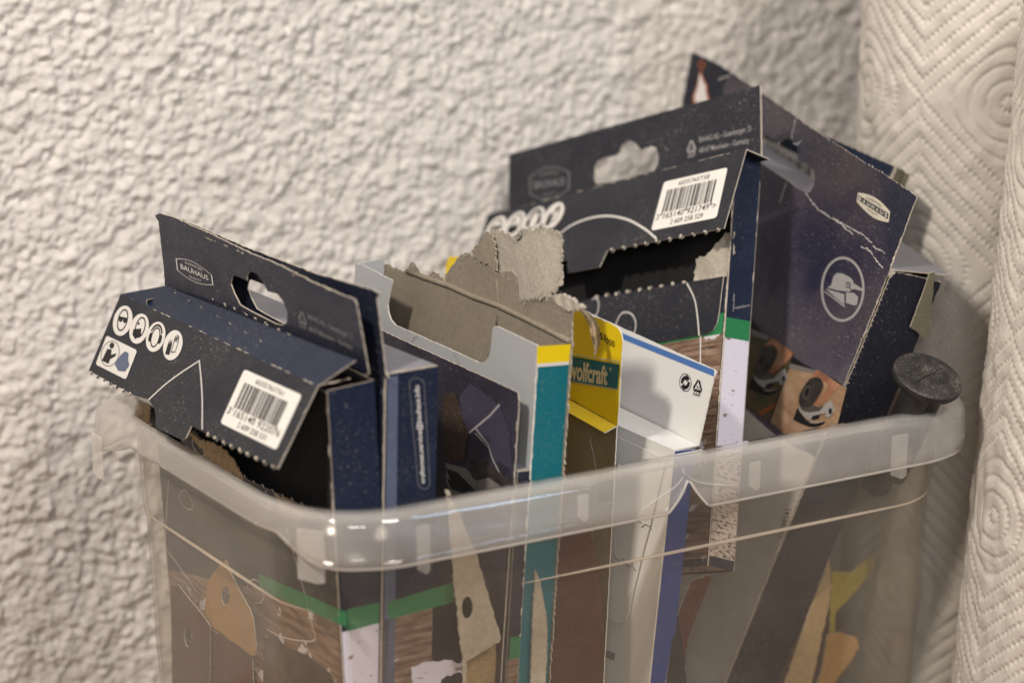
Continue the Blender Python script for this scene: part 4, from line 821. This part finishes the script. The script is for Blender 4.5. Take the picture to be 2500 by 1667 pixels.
card('glued_tongue', f7.off(.0009), [tg[0]] + tg[:0:-1][::-1] + [(-W7 + .002, tg[-1][1] - .008), (-W7 + .002, g[0][1] - .006), (g[1][0], g[1][1] - .001), (g[2][0], g[2][1] - .0008)], ('charcoal', 'raw_edge', 'black_board'), c7); f7t = f7.off(.0009)
ln = [stroke(f7t.xys(smooth_line(ze((1482, 558), (1530, 650), (1562, 740), (1585, 900), (1597, 1052)))), .0008), stroke(f7t.xys(smooth_line(ze((800, 985), (810, 920), (850, 850), (905, 832), (960, 860), (990, 930), (985, 1000), (960, 1062)))), .0007), stroke(f7t.xys(smooth_line(ze((575, 710), (610, 695), (635, 740), (632, 810), (605, 880)))), .0007)]
for l_ in ln: decal('outline_print', f7t, l_, 'ink_white', front7, 2)
for l_ in (stroke(f7.xys(ze((1613, 1062), (1612, 1200), (1610, 1420))), .0007),): decal('outline_print', f7, l_, 'ink_white', front7, 3)
yw = f7.xys(ze((1848, 1030), (1848, 835), (200, 1130), (200, 1330)))
decal('photo_print', f7, [[[(-W7 + .001, yb7 + .003), (-.0004, yb7 + .003), (-.0004, yw[0][1]), (-W7 + .001, yw[3][1])]]], 'wood_print', front7, 1, .02); decal('green_band', f7, [[[(-W7 + .001, yw[3][1]), (-.0004, yw[0][1]), (-.0004, yw[1][1]), (-W7 + .001, yw[2][1])]]], 'green', front7, 2)
card('inner_sheet', f7.off(-T7 * .62), [(-W7 + .002, yb7 + .002), (-.0012, yb7 + .002), (-.0012, -.006), (-W7 + .002, -.002)], ('black_sheet', 'raw_edge', 'black_sheet'), c7)
card('torn_paper', f7.off(-.0015), rough(f7.xys(ze((1512, 500), (1510, 440), (1535, 370), (1532, 312), (1645, 288), (1700, 220), (1800, 82), (1912, 52), (1842, 488), (1640, 540), (1530, 545))), .0005, .0012), ('torn_layer', 'torn_layer', 'torn_layer'), c7, grid=.004, extra=lambda x, y: .0006 * math.sin(x * 300 + y * 200))
sp7_o = card('spine', s7, [(0, yb7), (T7, yb7), (T7, s7.xy(zc((2222, 905))[0])[1]), (.0014, s7.xy(zc((2082, 868))[0])[1]), (0, s7.xy(zc((2065, 900))[0])[1])], ('navy_blue', 'raw_edge', 'black_board'), c7)
b7y = [s7.xy(p)[1] for p in ze((1858, 880), (2078, 918), (2062, 1108), (1845, 1070))]; zkl = [s7.xy(p)[1] for p in zk((582, 232), (722, 245))]
decal('green_band', s7, [[[(0, b7y[3]), (T7 - .0002, b7y[2]), (T7 - .0002, b7y[1]), (0, b7y[0])]]], 'green', sp7_o, 2); decal('photo_print', s7, [[[(0, zkl[0]), (T7 - .0002, zkl[1]), (T7 - .0002, b7y[2]), (0, b7y[3])]]], 'birch', sp7_o, 1)
decal('photo_print', s7, [[[(0, yb7 + .004), (T7 - .0002, yb7 + .004), (T7 - .0002, zkl[1]), (0, zkl[0])]]], 'bark', sp7_o, 1)
cyr = [s7.pt(*s7.xy(p), .0002) for p in ze((1925, 660), (1920, 760), (1915, 820))]; decal('scuff', s7, stroke(rough(s7.xys(ze((1925, 660), (1921, 780), (1916, 822))), .0001), .0005)[:-1] + stroke(rough(s7.xys(ze((1916, 790), (1990, 788), (2075, 765))), .0002, .0008), .00022)[:-1], 'ink_grey', sp7_o, 3)
card('back_panel', f7.off(-T7 - .0006), [(-W7, yb7), (0, yb7), (0, -.002), (-W7, -.002)], ('black_board', 'raw_edge', 'navy_blue'), c7)
card('far_side', Pl(f7.pt(-W7, 0, -T7), f7.n, f7.w), [(.0005, yb7), (T7 - .0005, yb7), (T7 - .0005, -.006), (.0005, -.006)], ('navy_blue', 'raw_edge', 'black_board'), c7)
card('bottom_panel', Pl(f7.pt(-W7, yb7 + .0005, -T7), f7.h, f7.n), [(0.0005, .0005), (W7 - .0005, .0005), (W7 - .0005, T7 - .0005), (.0005, T7 - .0005)], ('bark', 'raw_edge', 'black_board'), c7)

# --- 8: worn carton with a sander pictogram, leaning right
f8 = plane_yl((2045, 620), .03, 26, 16.2, -9.6); f8.bend = lambda x, y: (.0018 * max(0, (y - .005) / .05) ** 2 * (1 - x * 4) * .5 + .0005 * math.sin(x * 50) * math.cos(y * 40))
c8 = carton(f8, 'worn dark carton with a round sander pictogram and two sanding photos, leaning right')
out8 = zd((125, 92), (150, 94), (350, 192), (432, 246), (580, 347), (760, 465), (900, 562), (1020, 652), (1170, 752), (1400, 902), (1660, 1062), (1810, 1167), (1848, 1200), (1830, 1240), (1742, 1470)) + D((2045, 614))
o8 = f8.xys(out8); y8 = f8.floor_y(ZT + .008); e8 = f8.xy(D1(1915, 1000)); wl = f8.xy(zd((45, 492))[0])
hole8 = f8.xys(zd((560, 690), (660, 735), (692, 724), (760, 772), (788, 800), (800, 772), (842, 750), (892, 756), (930, 800), (942, 862), (942, 902), (960, 930), (1002, 942), (1050, 982), (1066, 1042), (1062, 1100), (1032, 1156), (1002, 1162), (940, 1130), (870, 1076), (660, 936), (560, 860)))
front8 = card('front_panel', f8, rough(list(reversed(o8)) + [wl, (wl[0] + .001, y8), (0, y8)], .00015, .0012), ('smoke_print', 'raw_edge', 'olive_board'), c8, [hole8], grid=.005)
decal('logo_ground', f8, [[f8.xys(zd((135, 102), (340, 198), (420, 246), (372, 330), (352, 400), (600, 560), (400, 640), (58, 485)))]], 'spine_dark', front8, 1, .004)
decal('logo_flame', f8, [[f8.xys(zd((192, 222), (226, 318), (246, 345), (240, 385), (262, 460), (132, 480), (128, 432), (160, 350)))]], 'orange', front8, 2, .004); decal('logo_flame', f8, [[f8.xys(zd((190, 245), (215, 322), (232, 346), (228, 385), (246, 460), (150, 475), (144, 432), (172, 350)))]], 'ink_white', front8, 3, .004)
decal('logo_mark', f8, [[f8.xys(zd(*ell(203, 188, 26, 34, 14))), f8.xys(zd(*reversed(ell(203, 188, 16, 24, 14))))]], 'orange', front8, 2)
def cracks(*lines):
    P = []
    for l in lines:
        a = rough(f8.xys(l), .0003, .0010)[:-1]; n_ = len(a)
        for i in range(n_ - 1): P += stroke(a[i:i + 2], random.uniform(.00012, .00055))
    return P
def open_rough(l): return l
CR8 = []
for l in (zd((925, 590), (915, 660), (895, 720), (900, 760)), zd((910, 790), (940, 795), (965, 775)), zd((855, 1080), (848, 1110), (830, 1170), (805, 1240)), zd((1000, 1170), (1050, 1240), (1100, 1300), (1200, 1360), (1280, 1420), (1350, 1480)), zd((1230, 1370), (1330, 1430), (1420, 1480), (1495, 1545)), zf((1270, 10), (1330, 30), (1380, 80), (1410, 140), (1465, 195)), zf((1370, 5), (1430, 35), (1490, 68)), zd((430, 245), (395, 275), (330, 300))):
    for i in range(len(l) - 1):
        p, q_ = f8.xy(l[i]), f8.xy(l[i + 1]); seg = rough([p, q_], .0002, .0008); k_ = seg.index(q_); seg = seg[:k_ + 1]
        for j in range(len(seg) - 1): CR8 += stroke(seg[j:j + 2], random.uniform(.00012, .0005))
decal('crease_wear', f8, CR8, 'ink_white', front8, 2)['kind'] = 'stuff'
emblem(f8, zd((1400, 1128), (1648, 1270), (1622, 1428), (1375, 1262)), front8, 'ink_white', filled=True)
q8 = Quad(f8, zf((917, 95), (1305, 95), (1305, 672), (917, 672))); fx = lambda *p: [q8((x - 917) / 388, (672 - y) / 577) for x, y in p]
pic = decal('sander_pictogram', f8, [[q8.loop(ell(.5, .5, .5, .5, 48)), q8.loop(list(reversed(ell(.5, .5, .445, .46, 48))))], [fx((1018, 312), (1030, 268), (1060, 240), (1112, 246), (1180, 282), (1205, 312), (1205, 380), (1170, 408), (1060, 393), (972, 368), (1008, 350))], [fx((958, 380), (1128, 428), (1128, 520), (1060, 468))], [fx((950, 398), (1135, 530), (1130, 545), (945, 405))], [fx((1142, 412), (1210, 416), (1250, 452), (1240, 520), (1215, 528), (1142, 505))], [fx((1208, 330), (1240, 352), (1290, 384), (1284, 402), (1230, 388), (1200, 382))]], 'ink_grey', front8, 2)
decal('pictogram_lines', f8, stroke(fx((1140, 325), (1175, 325)), .0004) + stroke(fx((1140, 345), (1175, 347)), .0004) + stroke(fx((1140, 365), (1172, 370)), .0004) + stroke(fx((1180, 330), (1175, 360), (1185, 395)), .0004), 'ink_black', pic, 3)
# lower part of the face: slanting edge, two photographs, pale stone area
sl = zf((290, 640), (1152, 1255)); A_ = f8.xy(sl[0]); B_ = f8.xy(sl[1]); fe = lambda y: 0.
bl = f8.xys(zf((235, 1390)) + zk((1035, 185))); xe = -.0003
m_ = (B_[1] - A_[1]) / (B_[0] - A_[0]); yR = A_[1] + m_ * (xe - A_[0]); m2 = (bl[1][1] - bl[0][1]) / (bl[1][0] - bl[0][0]); yR2 = bl[0][1] + m2 * (xe - bl[0][0])
XL = wl[0] + .004
decal('stone_area', f8, [[[(XL, y8 + .001), (xe, y8 + .001), (xe, yR2), (XL, bl[0][1] + m2 * (XL - bl[0][0]))]]], 'stone_print', front8, 1, .006)
decal('black_band', f8, [[[(XL, bl[0][1] + m2 * (XL - bl[0][0])), (xe, yR2), (xe, yR), (XL, A_[1] + m_ * (XL - A_[0]))]]], 'ink_black', front8, 1, .006)
d1 = [f8.xy(p) for p in zf((200, 700), (470, 802), (520, 815), (690, 945), (478, 1556), (180, 1345))]
ph1 = decal('sanding_photo', f8, [[d1]], 'photo_green', front8, 2, .005)
ph2 = decal('sanding_photo', f8, [[f8.xys(zf((655, 1060), (880, 1105), (905, 1098), (1148, 1262)) + [D1(1921, 985)] + zk((1035, 172), (1010, 165)) + zf((486, 1556)))]], 'photo_wood', front8, 2, .005)
decal('photo_edge', f8, [[f8.xys(zf((655, 1040), (880, 1100), (860, 1130), (648, 1085)))], [f8.xys(zf((200, 690), (470, 800), (450, 835), (290, 780)))]], 'photo_grey', ph2, 3, .005)
decal('photo_board', f8, [[f8.xys(zf((370, 1480), (540, 1385), (530, 1420), (400, 1500)))]], 'orange', ph1, 3, .005)
def sander(dx, dy, par):
    X = lambda *p: f8.xys(zm(*[(x + dx, y + dy) for x, y in p])); S_ = lambda *p: X(*smooth_line(list(p) + [p[0]], 3)[:-1])
    decal('hand_print', f8, [[X((930, 838), (968, 800), (990, 803), (1190, 950), (1130, 1010), (1085, 1060), (1020, 1115), (985, 1140), (952, 1132), (948, 1102), (985, 1040), (1020, 960), (1012, 900), (965, 868), (900, 882))]], 'skin', par, 4, .004)
    decal('hand_print', f8, [[X((1030, 905), (1075, 930), (1060, 1000), (1010, 1070), (985, 1090), (1010, 1020), (1035, 960))]], 'photo_wood', par, 5, .004)
    decal('sander_print', f8, [[S_((745, 1272), (790, 1160), (825, 1220), (880, 1282), (950, 1300), (1030, 1288), (1032, 1312), (945, 1345), (850, 1325))]], 'ink_black', par, 4, .004)
    decal('sander_print', f8, [[S_((800, 1112), (850, 1120), (930, 1130), (990, 1150), (1080, 1130), (1060, 1195), (1000, 1200), (900, 1205), (830, 1180))]], 'tool_mid', par, 5, .004)
    decal('sander_print', f8, [[S_((800, 1105), (808, 1040), (850, 955), (900, 890), (950, 868), (1000, 876), (1030, 930), (1020, 990), (980, 1062), (930, 1130), (870, 1152), (820, 1142))]], 'tool_dark', par, 6, .004)
    decal('sander_print', f8, [[S_((838, 1060), (850, 990), (890, 945), (918, 960), (905, 1030), (870, 1085))]], 'tool_mid', par, 7, .004)
    decal('sander_print', f8, [[S_((858, 1045), (866, 1000), (890, 968), (905, 985), (893, 1030), (872, 1060))]], 'ink_black', par, 8, .004)
    decal('sander_print', f8, [[X((800, 1150), (835, 1188), (900, 1206), (1000, 1190), (1060, 1118), (1108, 1090), (1130, 1150), (1120, 1215), (1085, 1252), (1050, 1240), (1058, 1212), (1000, 1222), (950, 1232), (905, 1280), (852, 1240), (812, 1195))]], 'tool_white', par, 7, .004)
    decal('sander_print', f8, [[X((926, 1242), (1002, 1226), (990, 1262), (932, 1276))]], 'ink_black', par, 8, .004); decal('sander_print', f8, [[X(*ell(1100, 1192, 16, 30, 14))]], 'ink_black', par, 8, .004)
    decal('sander_print', f8, [[X((905, 1292), (960, 1300), (1030, 1288), (1030, 1296), (960, 1310), (905, 1302))]], 'tool_white', par, 8, .004)
sander(-437, -307, ph1); sander(0, 0, ph2)
decal('photo_divider', f8, stroke(f8.xys(zf((690, 950), (482, 1560))), .0004), 'ink_black', front8, 8, .004)
text('lettering', Rot(Quad(f8, zk((985, 570), (1020, 572), (962, 742), (940, 735)))), '25388541', 'ink_black', front8, 2, .008)
s8 = Pl(f8.o + f8.h * .0004 - f8.n * .0004, -f8.n, f8.w); T8 = .0255
sp8_o = card('spine', s8, rough([(0, y8), (T8, y8), (T8, -.0005), (.0004, -.0002)], .0001), ('spine_dark', 'raw_edge', 'olive_board'), c8)
nubs('torn_fibres', s8, (.0003, -.062), (.0004, -.002), 26, .00025, sp8_o, .0002)
card('corner_tear', s8, rough([(-.001, .0010), (.0022, .0004), (.0016, -.0012), (.0002, -.0035), (-.0008, -.0015)], .0002, .0005), ('raw_edge', 'raw_edge', 'raw_edge'), c8, z=.0004)
r8 = Pl(f8.pt(wl[0], .0008, -.0008) - f8.h * 0, f8.h, -f8.n); r8 = Pl(f8.o + f8.h * wl[0] + f8.w * .0008 - f8.n * .0008, f8.h, nz(-f8.n + f8.w * .10))
card('top_panel', r8, [(0.0005, .0002), (-wl[0] + .0012, .0002), (-wl[0] + .0012, T8 + .001), (.0005, T8 + .001)], ('lavender', 'raw_edge', 'olive_board'), c8)
bA = r8.pt(-wl[0] + .0012, T8 + .001); hp = zf((1855, 812))[0]
k8 = f8.off(-T8); k8.bend = None; card('back_panel', k8, [(wl[0], y8), (-.0005, y8), (-.0005, -.001), (wl[0], -.001)], ('olive_board', 'raw_edge', 'navy'), c8)
sg = Pl(bA, f8.n, f8.w); gf = sg.xys(zf((1918, 222), (1870, 235), (1790, 470), (1700, 712), (1762, 752), (1800, 800), (1856, 814), (1880, 650)))
card('side_flap', Pl(bA + f8.h * .0008, -f8.n, f8.w), rough([(-x, y) for x, y in gf], .0001), ('olive_board', 'raw_edge', 'olive_board'), c8)

# --- 9: carton hidden behind the worn one
f9 = Pl(f8.o - f8.n * (T8 + .0035), f8.h, f8.w); c9 = carton(f9, 'dark blue carton mostly hidden behind the worn one, only its top edge and barcode showing')
o9 = f9.xys(zd((1672, 962), (1655, 1055), (600, 480))); y9 = f9.floor_y(ZT + .008); tp = o9[0][1]
card('front_panel', f9, rough([(o9[0][0] - .150, y9), (o9[0][0], y9), o9[0], o9[2], (o9[0][0] - .150, o9[2][1] - .03)], .0001), ('navy_blue', 'raw_edge', 'olive_board'), c9, th=.0014)
card('back_panel', f9.off(-.006), rough([(o9[0][0] - .150, y9), (o9[0][0] + .004, y9), (o9[0][0] + .004, tp - .001), (o9[2][0], o9[2][1] - .001), (o9[0][0] - .150, o9[2][1] - .04)], .0001), ('olive_board', 'raw_edge', 'navy_blue'), c9)
hh9 = nz(f9.pt(*o9[0]) - f9.pt(*o9[2])); card('top_panel', Pl(f9.pt(*o9[2], -.0016) - f9.w * .0006, hh9, -f9.n), [(0, 0), (float(np.linalg.norm(f9.pt(*o9[0]) - f9.pt(*o9[2]))), 0), (float(np.linalg.norm(f9.pt(*o9[0]) - f9.pt(*o9[2]))), .0042), (0, .0042)], ('navy_blue', 'raw_edge', 'olive_board'), c9)
card('spine', Pl(f9.pt(o9[0][0] + .0003, 0, -.0015), -f9.n, f9.w), rough([(0, y9), (.0042, y9), (.0042, tp - .0008), (0, tp - .0006)], .0001), ('olive_board', 'raw_edge', 'olive_board'), c9)
barcode(f9, zd((560, 690), (1110, 960), (1090, 1140), (545, 900)), c9, '3 165140 921763', '6035765T60', '2 609 25B 530', 21)

# ------------------------------------------------------------------ loose sanding sheets seen through the plastic
SG = 'sanding sheets standing in the bin'
def sheet(px, t, mats, label, t2=None, holes=(), lean=0, bow=0., fuzzy=.0002, th=.0006, yaw=0., name='sanding_sheet'):
    P = on_t(px[0], t); hd = nz(BA * math.cos(math.radians(yaw)) + BB * math.sin(math.radians(yaw))); wv = nz(ZUP + BB * math.tan(math.radians(lean))); wv = nz(wv - hd * (wv @ hd))
    pl = Pl(P, hd, wv); lp = pl.xys(px); yb = pl.floor_y(ZT + .005); x0 = sum(p[0] for p in lp) / len(lp)
    pl.bend = (lambda x, y: bow * (1 - ((x - x0) / .02) ** 2)) if bow else None
    lo_ = sorted(lp, key=lambda p: p[1])[:2]; lo_.sort(key=lambda p: -p[0])
    i0 = lp.index(lo_[0]); i1 = lp.index(lo_[1])
    if mats[0] == '_': pass
    ext = [(lo_[0][0], yb), (lo_[1][0], yb)]
    lp2 = lp[:i0 + 1] + ext + lp[i1:] if i1 > i0 else lp + ext
    area = sum(lp2[i][0] * lp2[(i + 1) % len(lp2)][1] - lp2[(i + 1) % len(lp2)][0] * lp2[i][1] for i in range(len(lp2)))
    r = thing(name, pl.pt(x0, yb), label, 'sandpaper', SG)
    o = card('abrasive_sheet', pl, rough(lp2, fuzzy, .0012), mats, r, [pl.xys(h) for h in holes], grid=.004, th=th); return r, pl, o
sheet(zj((630, -20), (660, -10), (880, 500), (1085, 1190), (1078, 1225), (800, 1392), (772, 1385), (700, 760), (655, 120)), .0195, ('paper_back', 'raw_edge', 'sand_tan'), 'beige pointed sanding sheet with one round hole, beside the web-address spine', holes=[zj(*ell(810, 948, 46, 92, 20))], lean=2)
sheet(zj((775, 1380), (1040, 1230), (1060, 1560), (1062, 1660), (780, 1660)), .0235, ('sand_tan', 'raw_edge', 'paper_back'), 'yellow-brown sanding sheet low down under the beige one with a hole', lean=1)
sheet(zj((1370, 640), (1395, 700), (1430, 850), (1455, 1000), (1466, 1150), (1462, 1350), (1450, 1600), (1330, 1600), (1350, 1000)), .0180, ('paper_back', 'raw_edge', 'sand_tan'), 'narrow beige sheet with a fuzzy rounded edge in front of the teal spine', lean=2, fuzzy=.0001, th=.001)
sheet(zh((1385, 790), (1420, 860), (1460, 950)) + zj((1760, 150), (1810, 300), (1865, 540), (1902, 760), (1922, 1000), (1926, 1200), (1912, 1600), (1470, 1600), (1480, 1050), (1515, 620), (1545, 360), (1580, -60)), .0300, ('sand_red', 'tan_torn', 'paper_back'), 'dark red-brown sanding sheet with a curved frayed edge, right of the teal spine', lean=2, fuzzy=.00025, th=.0012)
sheet(zj((1895, 1130), (1918, 1180), (1925, 1300), (1880, 1600), (1850, 1600), (1890, 1350)), .0285, ('sand_red', 'tan_torn', 'paper_back'), 'sliver of a second red-brown sheet against the curved frayed one', lean=2, fuzzy=.0002, th=.0009)
L1 = plane_yl((500, 1400), .06, 33, 0)
def left_sheet(px, dz, mats, label, holes=()):
    pl = f1.off(dz); lp = pl.xys(px); r = thing('sanding_sheet', pl.pt(sum(p[0] for p in lp) / len(lp), pl.floor_y(ZT + .004)), label, 'sandpaper', SG)
    card('abrasive_sheet', pl, rough(lp, .00015), mats, r, [pl.xys(h) for h in holes], grid=.006); return pl, r
left_sheet(zi((392, 780), (450, 760), (690, 1060), (715, 1110), (705, 2050), (410, 2050)), .0035, ('sand_brown', 'raw_edge', 'paper_back'), 'dark brown perforated sanding strip at the far left inside the bin', [zi(*ell(535, 1180, 34, 92, 18))])
left_sheet(zi(*smooth_line([(672, 1000), (690, 760), (760, 640), (835, 560), (870, 640), (960, 820), (1050, 990), (1075, 1120), (1080, 1340), (960, 1270), (850, 1190), (740, 1110)], 3)), .0062, ('sand_ochre', 'raw_edge', 'paper_back'), 'ochre rounded sanding sheet with a dark hole at the bin left side', [zi(*ell(840, 850, 36, 80, 18))])
left_sheet(zi((690, 1110), (850, 1200), (1060, 1350), (1075, 2050), (700, 2050)), .0022, ('sand_red', 'raw_edge', 'paper_back'), 'reddish sanding sheet under the ochre one at the bin left side')
sheet(zk((525, 948), (560, 960), (520, 1060), (430, 1290), (410, 1380), (400, 1600), (330, 1600), (350, 1320), (380, 1130), (440, 985)), .0300, ('sand_red', 'raw_edge', 'sand_red'), 'dark brown rounded sanding sheet below the tilted carton', lean=3)
sheet(zk((355, 1180), (370, 1175), (420, 1600), (290, 1600), (330, 1300)), .024, ('black_sheet', 'raw_edge', 'paper_back'), 'black sanding sheet with a pale edge low between blue spine and leaning carton', lean=2)
sheet(zk((1235, 850), (1245, 1000), (1225, 1150), (1170, 1400), (1120, 1620), (960, 1620), (1090, 1240), (1180, 1000)), .0560, ('sand_tan', 'paper_back', 'paper_back'), 'tan sanding sheet slanting along the dark leaning spine', lean=2)
sheet(zk((1250, 925), (1360, 930), (1480, 830), (1500, 880), (1440, 980), (1340, 1090), (1270, 1160), (1255, 1620), (1235, 1620), (1238, 1100)), .0700, ('dull_yellow', 'raw_edge', 'paper_back'), 'yellow printed sheet behind the tan one at the right of the bin', lean=2)
sheet(zk((1220, 1290), (1300, 1275), (1395, 1310), (1405, 1370), (1330, 1480), (1220, 1620), (1150, 1620), (1200, 1450)), .0620, ('sand_ochre', 'raw_edge', 'paper_back'), 'orange sanding sheet lowest at the right corner of the bin', lean=2)

# ------------------------------------------------------------------ rubbed edges
wear('edge_wear', flA1, flB1, c1, .45); wear('edge_wear', f1.pt(0, -.002, 0), f1.pt(0, -.09, 0), c1, .5); wear('edge_wear', t1.pt(*t1.xy(za((1850, 640))[0])), t1.pt(*t1.xy(za((522, 76))[0])), c1, .35, .0003)
wear('edge_wear', fl1.pt(0, 0, .0002), fl1.pt(*lo1[-1], .0002), c1, .6); wear('edge_wear', tbB, flB1, c1, .7)
wear('edge_wear', f2.pt(0, 0, -T2), f2.pt(0, -.09, -T2), c2, .5); wear('edge_wear', f2.pt(0, 0, 0), f2.pt(0, 0, -T2), c2, .8); wear('edge_wear', f2.pt(0, 0, 0), f2.pt(0, -.06, 0), c2, .4)
wear('edge_wear', f3.pt(0, 0, .0002), f3.pt(0, -.05, .0002), c3, .5); wear('edge_wear', f4.pt(0, 0, 0), f4.pt(0, -.08, 0), c4, .5, .0002, 'white_edge'); wear('edge_wear', f4.pt(0, 0, -T4), f4.pt(0, -.08, -T4), c4, .3, .0002, 'white_edge')
wear('edge_wear', fA7, fB7, c7, .35); wear('edge_wear', f7.pt(0, -.01, 0), f7.pt(0, -.13, 0), c7, .8, .00018); wear('edge_wear', s7.pt(T7, 0, 0), s7.pt(T7, -.12, 0), c7, .15)
wear('edge_wear', f8.pt(0, 0, 0), f8.pt(0, -.075, 0), c8, .35, .0003); wear('edge_wear', f8.pt(*o8[-1]), f8.pt(*o8[-4]), c8, .5, .0003); wear('edge_wear', s8.pt(0, 0), s8.pt(T8, -.0005), c8, .8, .0003)
